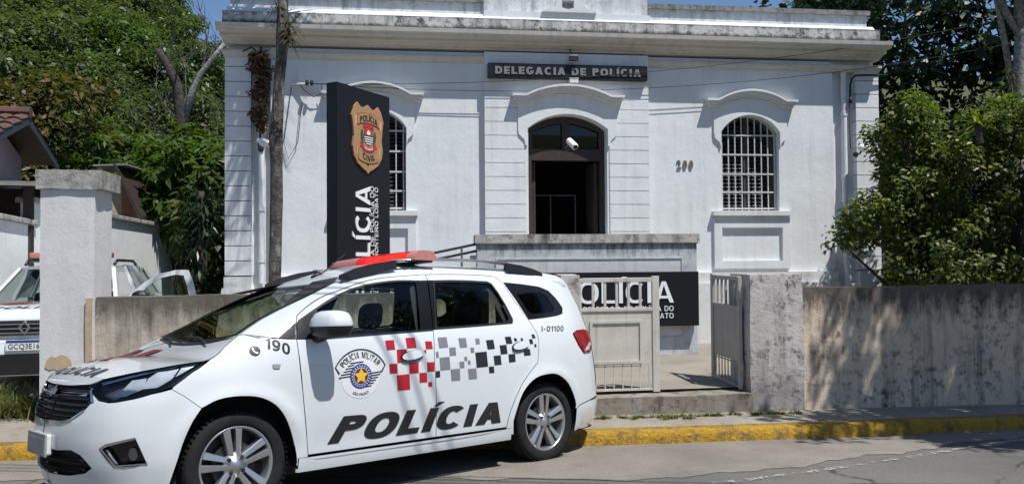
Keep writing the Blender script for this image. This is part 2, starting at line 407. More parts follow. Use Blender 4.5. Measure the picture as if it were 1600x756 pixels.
c=t.mix(1.0,c,t.ramp(n2,(.3,.6),(.65,1.1)),'MULTIPLY'); t.bump(t.math('ADD',n,n2),1.0,.05); t.fin(c,.85); M['kerb_paint']=t.m
t=NT('pavement_concrete'); n=t.noise(1.2,7,.65); n2=t.noise(60,4,.7); n3=t.noise(5,7,.7)
c=t.mix(t.ramp(n,(.3,0.0),(.7,1.0)),(.21,.187,.15),(.33,.30,.245)); c=t.mix(t.ramp(n3,(.56,0.0),(.7,.7)),c,(.12,.105,.08))
c=t.mix(1.0,c,t.ramp(n2,(.3,.7),(.7,1.2)),'MULTIPLY'); t.bump(n2,.5,.01); t.fin(c,.9); M['pavement_concrete']=t.m
t=NT('earth'); n=t.noise(1.5,7,.7); n2=t.noise(45,5,.75)
c=t.mix(t.ramp(n,(.35,0.0),(.65,1.0)),(.20,.165,.12),(.33,.29,.22)); c=t.mix(1.0,c,t.ramp(n2,(.3,.6),(.7,1.25)),'MULTIPLY'); t.bump(n2,.9,.03); t.fin(c,.95); M['earth']=t.m
t=NT('hill_ground'); n=t.noise(.8,6,.7); c=t.mix(t.ramp(n,(.35,0.0),(.65,1.0)),(.05,.06,.02),(.08,.085,.035)); t.bump(n,.8,.1); t.fin(c,.95); M['hill_ground']=t.m
xs=[-400,-200,-90,-40,-20]+[ -14+i*.5 for i in range(57)]+[20,40,90,200,400]
grid_obj('road',xs,[lambda x:-400,lambda x:-100,lambda x:-30]+[ (lambda x,k=k:-12+(kerb_y(max(-14,min(13,x)))+.25+12)*k/44) for k in range(45)],road_z,M['asphalt'])
# lighter worn strip between the traffic lane and the kerb
t=NT('road_edge'); n1=t.noise(1.1,7,.68); n2=t.noise(80,3,.7); n3=t.noise(5,6,.7)
c=t.mix(t.ramp(n1,(.35,0.0),(.65,1.0)),(.17,.153,.128),(.25,.227,.19)); c=t.mix(t.ramp(n3,(.58,0.0),(.72,.7)),c,(.11,.10,.085)); c=t.mix(1.0,c,t.ramp(n2,(.3,.7),(.7,1.2)),'MULTIPLY'); t.bump(n2,.6,.008); t.fin(c,.9); M['road_edge']=t.m
def edge_y(x): return float(np.interp(x,[-14,-4,-1,.5,1.5,2.75,4.1,5,6.5,9,13],[5.1,5.9,6.0,5.75,5.92,6.55,7.30,7.75,8.40,9.1,10.5]))
xs2=[-14+i*.1 for i in range(271)]; v=[];f=[]
for x in xs2:
    a=edge_y(x)+.05*math.sin(x*5.1)+.035*math.sin(x*13+1)+.02*math.sin(x*31); b_=max(kerb_y(x)+.05,a+.01)
    for k in range(9): y=a+(b_-a)*k/8; v.append((x,y,road_z(x,y)+.004))
f=[(i*9+j,(i+1)*9+j,(i+1)*9+j+1,i*9+j+1) for i in range(len(xs2)-1) for j in range(8)]
eo=mesh_obj('road_edge',v,f,M['road_edge'],None,True); eo['kind']='structure'
# faded edge line
v=[];f=[]
A=Vector((.98,5.75)); B=Vector((9.5,9.6))
def lp(px_t,off):
    p=A.lerp(B,px_t); d=(B-A).normalized(); q=p+Vector((-d.y,d.x))*off; return (q.x,q.y,road_z(q.x,q.y)+.004)
LN=[(.93,5.47),(1.5,5.66),(2.1,5.95),(2.75,6.33),(3.4,6.7),(4.1,7.1),(5.0,7.62),(6.5,8.6),(9,10.0)]
# kerb
kx=[-14+i*.06 for i in range(451)]
v=[];f=[]
for x in kx:
    y=kerb_y(x); zb=road_z(x,y); zt=zb+.118
    jt=.010*math.sin(x*37)+.010*math.sin(x*91+1); jo=.5*jt
    joint=-.03 if abs((x+.05)%1.9)<.05 else 0
    for (dy,z) in ((.0+jo-joint*.4,zb-.15),(.0+jo-joint*.4,zb+.06),(.012+jt*.8,zt-.02+joint),(.035+jo,zt+joint+jo*.5),(.17,zt+.004),(.175,zt-.1)): v.append((x,y+dy,z))
nr=6
f=[(i*nr+j,(i+1)*nr+j,(i+1)*nr+j+1,i*nr+j+1) for i in range(len(kx)-1) for j in range(nr-1)]
ko=mesh_obj('kerb',v,f,M['kerb_paint'],None,True); ko['kind']='structure'
# pavement behind the kerb
def pav_z(x,y):
    k=kerb_y(max(-14,min(13,x))); z=road_z(x,k)+.113
    if x<-3.2: z+=max(0,(y-k-.25))*.10
    return z
grid_obj('pavement',[-14+i*.5 for i in range(55)],[(lambda x,k=k:kerb_y(x)+.16+(wall_y(x)+.25-kerb_y(x)-.16)*k/8) for k in range(9)],pav_z,M['pavement_concrete'])
# yard, ramping from the street level
def yard_z(x,y):
    g=.265
    if x<-2.3:
        k=min(1,max(0,(-2.3-x)/1.5)); a=pav_z(x,wall_y(x)+.25); b=min(1,max(0,(y-wall_y(x)-.9)/1.2)); g=g*(1-k)+k*(a*(1-b)+(-.02)*b)
    return g
grid_obj('yard_paving',[-14,-11,-9]+[-8+i*.5 for i in range(40)]+[14],[(lambda x,k=k:wall_y(x)+.2+k*.45) for k in range(24)]+[lambda x:22],yard_z,M['pavement_concrete'])
def hill_z(x,y):
    d=max(0,y-19-.05*abs(x)); h=-.35+.36*d*(1/(1+.004*d))
    if x>5.6: h=max(h,-.3+.42*max(0,(y-9.8))*min(1,(x-5.6)/1.2)); h+=0
    if x<-9: h+=.12*min(30,-9-x)*min(1,d/6)
    h=min(h,34+.02*y)
    if x>5.6: h=min(h,9+max(0,x-40)*.2)
    elif x>-9: h=min(h,13)
    elif x<=-9: h=min(h,14+max(0,(-9-x))*1.2)
    if y<-12: h=.42*(-12-y)+.25*math.sin(x*.3); return min(h,13)
    return h+.25*math.sin(x*.7+y*.5)*min(1,d/4)
grid_obj('hill',[-400,-200,-110]+[-70+i*5 for i in range(29)]+[110,200,400],[-400,-120,-60,-45,-38,-32,-27,-23,-20,-18,-16,-14,-12.2],lambda x,y:hill_z(x,y)+.1,M['hill_ground'])  # unseen slope added behind the camera to block low sky and darken reflections
grid_obj('hill',[-400,-200,-110]+[-70+i*2.5 for i in range(57)]+[110,200,400],[9.6,10.5,11.5,13,15,17,19]+[20+i*2.5 for i in range(30)]+[130,240,500],lambda x,y:hill_z(x,y)-(0 if (y>21 or x>5.9) else 1.0),M['hill_ground'])
lo=None
v2=[];f2=[]
for i,(x,y) in enumerate(LN):
    a=LN[max(i-1,0)]; b=LN[min(i+1,len(LN)-1)]; d=Vector((b[0]-a[0],b[1]-a[1])).normalized(); nx,ny=-d.y*.035,d.x*.035
    for s in (-1,1): v2.append((x+nx*s,y+ny*s,road_z(x+nx*s,y+ny*s)+.009))
lo=mesh_obj('road_marking',v2,[(2*i,2*i+2,2*i+3,2*i+1) for i in range(len(LN)-1)],M['line_paint']); lo['kind']='structure'

# ---------------------------------------------------------------- police station
FO=Vector((.8718,12.9,0))     # facade origin on the ground line
ST=empty('police_station','long single-storey white masonry police station with arched barred windows and stained cornice','building',loc=FO,rz=YA)
def fp(a,z,p): return (a,-p,z)       # facade coordinates -> building local
def win_loop(cx,hw,z0,zs,rise,n=14): return [(cx-hw,z0),(cx+hw,z0)]+[(x,z) for x,z in reversed(arc3(cx-hw,zs,cx+hw,zs,rise,n))]
AL,AR=-5.25,5.36; DC=.015; WC=(-3.03,3.09)
GZ=.2; TOPZ=5.2
doorloop=win_loop(DC,.635,2.0,3.70,.225)
winl=[win_loop(c,.495,2.41,3.70,.275) for c in WC]
b=MB(); b.prism([[(AL+.02,GZ),(AR-.02,GZ),(AR-.02,TOPZ),(AL+.02,TOPZ)],doorloop]+winl,fp,-.45,-.10)
b.box(AL+.05,AL+.35,.45,9,GZ,TOPZ); b.box(AR-.35,AR-.05,.45,9,GZ,TOPZ); b.box(AL+.05,AR-.05,9,9.3,GZ,TOPZ)
b.build('wall',M['wall_paint'],ST)
b=MB(); b.box(AL+.35,AR-.35,.46,9,1.85,2.0); b.box(AL+.35,AR-.35,.46,9,4.6,4.7); b.box(-2.0,-1.9,.46,9,2,4.6); b.box(1.9,2.0,.46,9,2,4.6); b.box(-1.9,1.9,4.2,4.3,2,4.6)
b.build('room',M['room_dark'],ST)
b=MB(); b.hull8([(AL,0,5.3),(AR,0,5.3),(AR,9.6,5.3),(AL,9.6,5.3),(AL+1,4,5.7),(AR-1,4,5.7),(AR-1,5.5,5.7),(AL+1,5.5,5.7)]); b.build('roof',M['fibre_cement'],ST)
# plain bays and the rusticated parts stand proud of the recessed wall
bays=[(-4.58,-1.31,0),(1.345,4.55,1)]
for a0,a1,i in bays:
    b=MB(); b.prism([[(a0,1.2),(a1,1.2),(a1,4.9),(a0,4.9)],winl[i]],fp,-.101,0); b.build('wall_bay',M['wall_paint'],ST,bevel=.012)
b=MB(); b.prism([[(-1.31,1.2),(1.345,1.2),(1.345,4.9),(-1.31,4.9)],doorloop],fp,-.101,.085); b.build('wall_bay',M['wall_paint'],ST,bevel=.012)
def rust(a0,a1,z0,z1,p0,p1,h=.2165):
    b=MB(); z=z0
    while z<z1-.02:
        zt=min(z+h,z1); b.prism([[(a0,z+.006),(a1,z+.006),(a1,zt-.006),(a0,zt-.006)]],fp,p0,p1); z+=h
    b.build('rusticated_pier',M['wall_paint'],ST,bevel=.006)
rust(-1.309,-.66,1.42,4.17,.084,.10); rust(.69,1.344,1.42,4.17,.084,.10)
rust(AL,-4.87,1.42,4.75,-.12,.02,.2265); rust(4.95,AR,1.42,4.75,-.12,.02,.2265)
# plinth in two steps
for a0,a1,p in ((AL-.03,-4.86,.0),(-4.60,-1.33,.04),(-1.34,1.375,.12),(1.365,4.575,.04),(4.935,AR+.03,.0)):
    b=MB(); b.prism([[(a0,GZ),(a1,GZ),(a1,1.235),(a0,1.235)]],fp,-.12,p+.09); b.prism([[(a0+.02,1.235),(a1-.02,1.235),(a1-.02,1.405),(a0+.02,1.405)]],fp,-.12,p+.045); b.build('plinth',M['plinth_paint'],ST,bevel=.012)
b=MB(); b.prism([[(AL-.06,GZ),(AR+.06,GZ),(AR+.06,1.20),(AL-.06,1.20)]],fp,-.12,.0); b.build('plinth',M['plinth_paint'],ST)
# cornice
def profile_run(prof,a0,a1,mit,name,mat,bev=0):
    v=[];n=len(prof)
    for a,sg in ((a0,-1),(a1,1)):
        v+=[fp(a+sg*mit*max(0,p),z,p) for p,z in prof]
    f=[(i,(i+1)%n,n+(i+1)%n,n+i) for i in range(n)]+[tuple(range(n)),tuple(range(2*n-1,n-1,-1))]
    m=MB(); m.v=v;m.f=f; return m.build(name,mat,ST,bevel=bev)
profile_run([(-.1,4.73),(.03,4.73),(.035,4.755),(.06,4.775),(.075,4.80),(.075,4.83),(.05,4.845),(-.1,4.86)],AL,AR,.5,'cornice',M['cornice_paint'])
profile_run([(-.1,4.93),(.05,4.935),(.06,4.96),(.10,4.975),(.14,5.0),(.19,5.005),(.20,5.02),(.20,5.055),(.31,5.07),(.315,5.095),(.345,5.115),(.355,5.175),(-.1,5.19)],AL,AR,.20,'cornice',M['cornice_paint'])
b=MB(); b.prism([[(AL+.02,5.188),(AR-.13,5.188),(AR-.13,5.375),(AL+.02,5.36)]],fp,-.3,.30,grid=(.25,.06)); o=b.build('cornice_blocking',M['cornice_stained'],ST,bevel=.02)
# weathering and parapet
m=MB(); m.hull8([fp(AL+.06,5.362,.0),fp(AR-.18,5.362,.0),fp(AR-.18,5.362,.275),fp(AL+.06,5.362,.275),fp(AL+.06,5.47,-.05),fp(AR-.18,5.47,-.05),fp(AR-.18,5.455,.17),fp(AL+.06,5.465,.16)]); m.build('weathering',M['wall_paint'],ST)
b=MB(); b.prism([[(AL+.08,5.37),(-1.31,5.37),(-1.31,5.68),(AL+.08,5.68)]],fp,-.3,.03); b.build('parapet',M['parapet_paint'],ST,bevel=.015); b=MB(); b.prism([[(1.345,5.37),(AR-.2,5.37),(AR-.2,5.68),(1.345,5.68)]],fp,-.3,.03); b.build('parapet',M['parapet_paint'],ST,bevel=.015)
b=MB(); b.prism([[(AL+.05,5.68),(-1.31,5.68),(-1.31,5.755),(AL+.05,5.755)]],fp,-.33,.08); b.build('coping',M['cornice_stained'],ST,bevel=.015); b=MB(); b.prism([[(1.345,5.68),(AR-.16,5.68),(AR-.16,5.755),(1.345,5.755)]],fp,-.33,.08); b.build('coping',M['cornice_stained'],ST,bevel=.015)
b=MB(); b.prism([[(-1.32,5.38),(1.355,5.38),(1.355,5.515),(-1.32,5.515)]],fp,-.3,.21); b.build('parapet_base',M['wall_paint'],ST,bevel=.015)
b=MB(); b.prism([[(-1.31,5.5),(1.345,5.5),(1.345,6.0)]+list(reversed(arc3(-1.31,6.0,1.345,6.0,.55)))[1:-1]+[(-1.31,6.0)]],fp,-.3,.08); b.build('pediment',M['parapet_paint'],ST,bevel=.015)
b=MB(); b.prism([[(-.42,5.515),(.48,5.515),(.40,5.56),(.26,5.60),(.22,5.72),(-.16,5.72),(-.20,5.60),(-.34,5.56)],[(-.09,5.585),(.0,5.56),(.10,5.585),(.10,5.70),(-.09,5.70)]],fp,.0,.26); b.build('pediment_scroll',M['wall_paint'],ST,bevel=.02)
# windows
def hood(cx,hw,fl,z,rise,p0):
    """flat - arch - flat moulding, two fillets"""
    top=[(cx-hw,z)]+arc3(cx-hw+fl,z,cx+hw-fl,z,rise,18)+[(cx+hw,z)]
    def band(t0,t1,p,s):
        up=[(x*1.0,zz-t0) for x,zz in top]; dn=[(x,zz-t1) for x,zz in top]
        up[0]=(cx-hw+s,up[0][1]); dn[0]=(cx-hw+s,dn[0][1]); up[-1]=(cx+hw-s,up[-1][1]); dn[-1]=(cx+hw-s,dn[-1][1])
        return up+list(reversed(dn))
    m=MB()
    m.prism([band(0,.035,p0+.17,0)],fp,p0-.02,p0+.155); m.prism([band(.035,.085,p0,.03)],fp,p0-.02,p0+.13); m.prism([band(.085,.125,p0,.055)],fp,p0-.02,p0+.09)
    return m.build('hood_moulding',M['moulding_paint'],ST,bevel=.006)
def surround(cx,hw,z_top,loop,p0,ow):
    L=[(cx-ow,z_top),(cx-ow,3.68),(cx-ow+.015,3.60),(cx-ow+.10,3.52),(cx-ow+.12,3.43),(cx-hw-.012,3.43),(cx-hw-.012,3.70)]
    Rr=[(2*cx-x,z) for x,z in reversed(L)]
    top=arc3(cx-hw-.012,3.70,cx+hw+.012,3.70,.285 if hw<.55 else .235,16)
    crown=[(cx+ow,z_top)]+[(x,z-.12) for x,z in reversed(arc3(cx-ow+.05,z_top+.10,cx+ow-.05,z_top+.10,.16,12))]
    poly=L+top[1:-1]+Rr+crown[1:]
    m=MB(); m.prism([poly],fp,p0-.02,p0+.035); return m.build('window_surround',M['wall_paint'],ST,bevel=.008)
for i,cx in enumerate(WC):
    hood(cx,.775,.20,4.225,.165,0.0); surround(cx,.495,4.12,winl[i],0,.63)
    m=MB(); m.prism([[(cx-.675,2.325),(cx+.675,2.325),(cx+.675,2.40),(cx-.675,2.40)]],fp,-.25,.095); m.prism([[(cx-.63,2.29),(cx+.63,2.29),(cx+.63,2.325),(cx-.63,2.325)]],fp,-.05,.06); m.build('window_sill',M['moulding_paint'],ST,bevel=.006)
    m=MB(); m.prism([[(cx-.65,1.465),(cx+.65,1.465),(cx+.65,2.29),(cx-.65,2.29)],[(cx-.52,1.59),(cx-.52,2.13),(cx+.52,2.13),(cx+.52,1.59)]],fp,-.02,.05); m.build('window_apron',M['wall_paint'],ST,bevel=.006)
    wf=MB(); wf.prism([winl[i],win_loop(cx,.43,2.48,3.68,.25)],fp,-.30,-.20); wf.box(cx-.03,cx+.03,.21,.29,2.45,3.93)
    wo=wf.build('window',M['slat_grey'],ST)
    s=MB(); z=2.5
    while z<3.85:
        s.hull8([(cx-.45,.225,z),(cx+.45,.225,z),(cx+.45,.235,z),(cx-.45,.235,z),(cx-.45,.27,z+.05),(cx+.45,.27,z+.05),(cx+.45,.28,z+.05),(cx-.45,.28,z+.05)]); z+=.062
    s.build('louvre',M['slat_grey'],wo)
    g=MB()
    def top_at(x): 
        h=.495; r_=(h*h+.275**2)/(2*.275); return 3.70+.275-r_+math.sqrt(max(0,r_*r_-(x-cx)**2))
    for k in range(9):
        x=cx-.455+k*.114; g.box(x-.0085,x+.0085,.085,.105,2.415,top_at(x)-.01)
    for zz in (2.45,2.72,3.02,3.34,3.66): g.box(cx-.485,cx+.485,.078,.084,zz-.013,zz+.013)
    g.build('window_grille',M['grille_metal'],wo)
# door
hood(DC,.90,.22,4.225,.165,.085); 
surround(DC,.635,4.12,doorloop,.085,.80)
df=MB(); df.prism([doorloop,[(DC-.56,2.0),(DC+.56,2.0),(DC+.56,3.22),(DC-.56,3.22)],[(DC-.545,3.40),(DC-.06,3.40),(DC-.06,3.82),(DC-.2,3.80),(DC-.4,3.74),(DC-.545,3.68)],[(DC+.545,3.40),(DC+.06,3.40),(DC+.06,3.82),(DC+.2,3.80),(DC+.4,3.74),(DC+.545,3.68)]],fp,-.22,-.08)
dfo=df.build('door_frame',M['dark_wood'],ST,bevel=.006)
for s in (-1,1):
    g=MB(); x0,x1=sorted((DC+s*.55,DC+s*.05)); g.box(x0,x1,.148,.156,3.39,3.83); g.build('pane',M['window_glass'],dfo)
for s in (-1,1):
    l=MB(); x0,x1=sorted((DC+s*.545,DC+s*.48)); l.box(x0,x1,.2,.8,2.0,3.2); l.build('door_leaf',M['dark_wood'],ST,bevel=.004)
g=MB()
for (p0,p1) in (((-.6,.6,2.70),(.27,.6,2.70)),((.27,.6,2.70),(.27,.6,2.0)),((-.15,.6,2.70),(-.15,.6,2.0))): g.tube([p0,p1],.012,6)
g.build('inner_screen',M['slat_grey'],ST)

# things fixed to the facade
def fw_(a,z,p): return FO+Vector((a*math.cos(YA)+p*math.sin(YA), a*math.sin(YA)-p*math.cos(YA), z))
def fempty(name,label,cat,a,z,p,group=None): return empty(name,label,cat,group,loc=fw_(a,z,p),rz=YA)
sg=fempty('station_sign','long black fascia board reading DELEGACIA DE POLÍCIA above the arched doorway','sign',.02,4.59,.14)
def lp2(u,v,d): return (u,-d,v)
b=MB(); b.box(-1.28,1.28,-.05,.06,-.113,.113); bo=b.build('panel',M['black_panel'],sg,bevel=.004)
tl=word('DELEGACIA DE POLÍCIA',.26,.17,0,.118,2.34); b=MB(); b.prism(shift(tl,-1.17,-.059),lp2,.049,.062); b.build('lettering',M['grey_letter'],sg)
dp=fempty('house_number','dark metal numerals 200 on the white wall beside the doorway','house number',1.97,3.16,.0)
x=-.14
for ch in '200':
    tl=text_loops(ch,bold=.03,height=.135,width=.07); b=MB(); b.prism(shift(tl,x,-.067),lp2,0.0,.02); b.build('digit',M['number_metal'],dp); x+=.103
for (a,lab,zt,zb) in ((-4.72,'white downpipe at the left end of the facade behind the tree trunk',4.85,1.3),(4.76,'white downpipe in the right wall recess near the security camera',4.75,.9)):
    d=fempty('downpipe',lab,'drainpipe',a,0,-.03,'downpipes on the facade')
    b=MB(); b.tube([(0,0,zt),(0,0,zb)],.048,14); b.build('pipe',M['pipe_paint'],d,angle=40)
    for z in ((4.0,2.95,1.55) if a>0 else (3.6,2.4,1.62)): b=MB(); b.tube([(0,0,z),(0,0,z+.07)],.058,14); b.build('pipe_collar',M['pipe_paint'],d,angle=40)
    if a>0: b=MB(); b.tube([(0,0,1.55),(0,-.03,1.5),(0,-.03,.9)],.058,14); b.build('pipe_foot',M['pipe_paint'],d,angle=40)
def seccam(label,a,z,p,yaw,tilt,L=.2,rad=.045):
    c=fempty('security_camera',label,'camera',a,z,p,'security cameras on the facade')
    rot=Matrix.Rotation(yaw,3,'Z')@Matrix.Rotation(tilt,3,'X')
    f=lambda x,y,ax: tuple(rot@Vector((x,ax-.06,y)))
    b=MB(); b.lathe([(0,-L),(rad*.7,-L),(rad,-L+.02),(rad,.05),(rad*.6,.06),(0,.06)],f,18); b.build('housing',M['white_plastic'],c,angle=40)
    b=MB(); b.lathe([(0,-L-.004),(rad*.66,-L-.004),(rad*.66,-L+.02)],f,18); b.build('lens',M['dark_plastic'],c)
    b=MB(); b.tube([(0,-.06,-.03),(0,.0,-.10),(0,p*.6,-.10)],.016,8); b.lathe([(0,0),(.045,0),(.045,-.02),(0,-.025)],lambda x,y,ax:(x,p-.01+ax,y-.10),14); b.build('bracket',M['dark_plastic'],c,angle=40)
seccam('white tubular security camera hanging in front of the doorway transom',.02,3.50,.16,R_(12),R_(28),.22,.055)
seccam('white bullet security camera on the right pilaster by the downpipe',4.93,3.45,.16,R_(25),R_(20),.15,.06)
seccam('white bullet security camera under the dry vine at the left corner of the facade',-4.72,3.44,.18,R_(40),R_(14),.26,.05)
fl=fempty('floodlight','small black floodlight above the long black sign board','lamp',.09,4.80,.16)
b=MB(); b.hull8([(-.075,-.10,-.05),(.075,-.10,-.05),(.06,.02,-.03),(-.06,.02,-.03),(-.075,-.10,.03),(.075,-.10,.03),(.06,.02,.03),(-.06,.02,.03)]); b.build('lamp_body',M['black_metal'],fl,bevel=.006)
b=MB(); b.tube([(0,.01,.03),(-.03,.05,.15),(.0,.14,.30)],.008,6); b.build('cable',M['cable_black'],fl)
b=MB(); b.box(-.06,.06,-.102,-.09,.032,.04); b.build('lamp_top',M['white_plastic'],fl)
jb=fempty('junction_box','small white junction box under the long black sign board','box',.10,4.44,.19)
b=MB(); b.box(-.07,.07,-.03,.10,-.03,.035); b.build('cover',M['white_plastic'],jb,bevel=.008); b=MB(); b.box(-.075,.075,-.035,.02,.036,.046); b.build('lid',M['white_plastic'],jb)
ch=fempty('cable_hook','black bent service cable at the top right corner of the facade','cable',4.86,4.3,.03)
b=MB(); b.tube([(-.03,-.02,-.02),(-.04,-.05,.2),(-.02,-.06,.30),(.05,-.06,.36),(.2,-.06,.37),(.62,-.06,.375)],.017,8); b.tube([(-.03,-.03,-.10),(-.03,-.03,0)],.028,8); b.tube([(-.03,.01,-.05),(-.03,.0,-.8),(-.02,.0,-.85)],.008,6); b.build('conduit',M['cable_black'],ch,smooth=True)
br=fempty('service_bracket','white bracket with black insulators left of the tall black sign, holding wires','bracket',-4.05,4.34,.02)
b=MB(); b.tube([(-.22,.0,0),(.05,-.10,-.01)],.016,8); b.build('arm',M['white_plastic'],br)
for dx in (.03,.10):
    b=MB(); b.lathe([(0,-.04),(.02,-.04),(.03,0),(.02,.04),(0,.04)],lambda x,y,ax,dx=dx:(dx+x,-.12+y,ax),10); b.build('insulator',M['cable_black'],br)
b=MB(); b.tube([(-.1,-.02,-.0),(-.02,-.04,-.10),(.12,-.05,-.20),(.25,-.06,-.14),(.24,-.08,-.02)],.006,5); b.tube([(-.22,0,-.05),(-.33,-.02,-.9),(-.26,-.03,-1.15),(-.12,-.03,-.9),(-.06,-.03,-.3)],.006,5); b.build('loose_wire',M['cable_black'],br)
def cable(label,pts,r=.009,sag=0):
    b=MB(); b.tube(pts,r,6); o=b.build('overhead_cable',M['cable_black'],None,smooth=True); tag(o,label,'cable','overhead cables'); return o
def caten(p,q,s,n=24):
    p=Vector(p);q=Vector(q); return [p.lerp(q,i/n)-Vector((0,0,4*s*(i/n)*(1-i/n))) for i in range(n+1)]
pa=fw_(-3.95,4.33,.13)
cable('upper of two black cables crossing the facade, dipping behind the long sign end',caten(pa,(8.75,13.6,5.72),.34),.0045)
cable('lower of two black cables crossing the facade below the long sign',caten(pa,(8.75,13.75,5.30),.40),.0045)
# ---------------------------------------------------------------- street walls, pillars, gate
YW=math.atan(.152)
def sw(a,z,p=0): return Vector((a*math.cos(YW)+p*math.sin(YW),8.03+a*math.sin(YW)-p*math.cos(YW),z))
def wempty(name,label,cat,a,z=0,p=0,group=None): return empty(name,label,cat,group,loc=sw(a,z,p),rz=YW)
def rough_box(x0,x1,y0,y1,z0,z1,g=.12,amp=.006,seed=0,top=0):
    """box with gently uneven faces"""
    bm=bmesh.new(); bmesh.ops.create_cube(bm,size=1)
    for v in bm.verts: v.co=Vector((x0+(v.co.x+.5)*(x1-x0),y0+(v.co.y+.5)*(y1-y0),z0+(v.co.z+.5)*(z1-z0)))
    for ax,L in ((0,x1-x0),(1,y1-y0),(2,z1-z0)):
        n=int(L/g)
        for i in range(1,n+1):
            t=i/(n+1); co=Vector(((x0,y0,z0))); co[ax]+=L*t; no=Vector((0,0,0)); no[ax]=1
            bmesh.ops.bisect_plane(bm,geom=bm.verts[:]+bm.edges[:]+bm.faces[:],plane_co=co,plane_no=no)
    from mathutils import noise as mn
    for v in bm.verts:
        q=v.co*3.1+Vector((seed*7.3,seed*1.7,seed)); d=mn.noise_vector(q)*amp+mn.noise_vector(q*4)*amp*.5
        if top and v.co.z>z1-.01: d.z+=mn.noise(v.co*1.3+Vector((seed,0,0)))*top
        v.co+=d
    return bm
def rb(name,mat,parent,*a,**k):
    bm=rough_box(*a,**k); me=bpy.data.meshes.new(name); bm.to_mesh(me); bm.free(); me.materials.append(mat)
    me.polygons.foreach_set('use_smooth',[True]*len(me.polygons)); me.set_sharp_from_angle(angle=R_(35))
    o=bpy.data.objects.new(name,me); COL.objects.link(o)
    if parent: o.parent=parent
    return o
t=wempty('street_wall','long grey rendered street wall blackened with mould, right of the gate, tree shade on it','wall',3.06)
rb('wall',M['street_wall_paint'],t,0,6.5,0,.18,-.5,1.312,seed=1,top=.015)
t=wempty('street_wall','low wall with ochre stains and dark streaks behind the bonnet of the large patrol car','wall',-3.88)
rb('wall',M['low_wall_paint'],t,.0,4.37,.02,.18,-.3,1.31,seed=2,top=.012)
t=wempty('gate_pillar','broad mould-blackened concrete gate pillar right of the open gate leaf','pillar',2.467)
rb('pillar',M['gate_pillar_paint'],t,0,.585,-.05,.42,-.25,1.452,seed=3,top=.012,amp=.009)
t=wempty('gate_pillar','slim stained gate pillar just behind the tail of the large patrol car','pillar',.483)
rb('pillar',M['gate_pillar_paint'],t,0,.197,-.02,.35,-.2,1.466,seed=4,top=.01)
t=wempty('gate_pillar','tall white pillar with flaking paint and mossy concrete cap at the driveway','pillar',-4.35)
rb('pillar',M['left_pillar_paint'],t,0,.466,0,.46,-.1,2.30,seed=5)
b=MB(); random.seed(3)
b.prism([[(.045,.60),(.06,.66),(.10,.70),(.14,.685),(.18,.71),(.235,.70),(.27,.655),(.285,.58),(.31,.52),(.335,.46),(.30,.41),(.27,.36),(.225,.35),(.20,.40),(.185,.49),(.17,.555),(.13,.585),(.09,.575)]],lambda u,v,d:(u,-d,v+.08),.002,.0075)
simple('bare_render',(.50,.39,.25),.95,var=.2,scale=12,bump=.3); b.build('bare_patch',M['bare_render'],t)
rb('corner_strip',M['bare_render'],t,.40,.452,-.028,-.004,-.1,1.30,g=.1,amp=.006,seed=8)
rb('cap',M['old_cap'],t,-.03,.52,-.03,.55,2.302,2.475,g=.08,amp=.012,seed=6)
# threshold step
t=wempty('gate_step','mossy concrete step across the gate opening','step',.55)
rb('step',M['gate_step_paint'],t,0,1.935,-.06,.55,-.25,.235,seed=9,top=.012)
rb('landing',M['pavement_concrete'],t,-.3,2.2,.3,1.2,.15,.262,seed=10)
# gate leaves
def leaf(name,label,loc,rz,W,mat,mirror=1):
    e=empty(name,label,'gate','leaves of the street gate',loc=loc,rz=rz); H0,H1=.02,1.19
    m=MB(); s=.04
    m.box(W-.075,W,-.02,.02,0,1.20); o=m.build('stile',mat,e,bevel=.004)
    m=MB(); m.box(0,.045,-.02,.02,.01,1.18); m.build('stile',mat,e,bevel=.004)
    m=MB(); m.box(.045,W-.075,-.018,.018,1.14,1.185); m.build('top_rail',mat,e,bevel=.004)
    m=MB(); m.box(.045,W-.075,-.018,.018,.838,.875); m.build('middle_rail',mat,e,bevel=.004)
    m=MB(); m.box(.045,W-.075,-.015,.015,.02,.04); m.build('bottom_rail',mat,e)
    m=MB(); m.box(.045,W-.075,-.006,.006,.29,.838)
    x0,x1,z0,z1=.13,W-.185,.30,.745
    sheet=m.build('sheet_panel',mat,e)
    m=MB(); m.prism([[(x0,z0),(x1,z0),(x1,z1),(x0,z1)],[(x0+.028,z0),(x0+.028,z1-.028),(x1-.028,z1-.028),(x1-.028,z0)]][:1]+[[(x0+.028,z0+.028),(x0+.028,z1-.028),(x1-.028,z1-.028),(x1-.028,z0+.028)]],lambda u,v,d:(u,-d,v),.0062,.020); m.build('panel_moulding',mat,e,bevel=.003)
    for i in range(5):
        x=.045+(W-.12)*(i+1)/6.0; q=MB(); q.box(x-.013,x+.013,-.011,.011,.875,1.14); q.build('bar',mat,e)
    n=int((W-.12)/.085)
    for i in range(n):
        x=.045+(W-.12)*(i+.6)/n; q=MB(); q.box(x-.005,x+.005,-.005,.005,.04,.30); q.build('thin_bar',mat,e)
    q=MB(); q.box(.045,W-.075,-.008,.008,.265,.275); q.build('lower_rail',mat,e)
    return e
g=leaf('gate_leaf','closed pale metal gate leaf between the slim pillar and the gap, sheet panel and bars',sw(.70,.245,-.2),YW,.875,M['gate_metal'])
hv=Vector((2.44,8.47,.25)); dr=Vector((-.09,.996))
q=leaf('gate_leaf','open grey metal gate leaf swung inward beside the broad blackened pillar',(hv.x-.06,hv.y,.25),math.atan2(dr.y,dr.x),.88,M['gate_metal_dark'])
hb=MB()
for z in (.2,.95): hb.tube([(-.01,0,z),(-.01,0,z+.09)],.02,8)
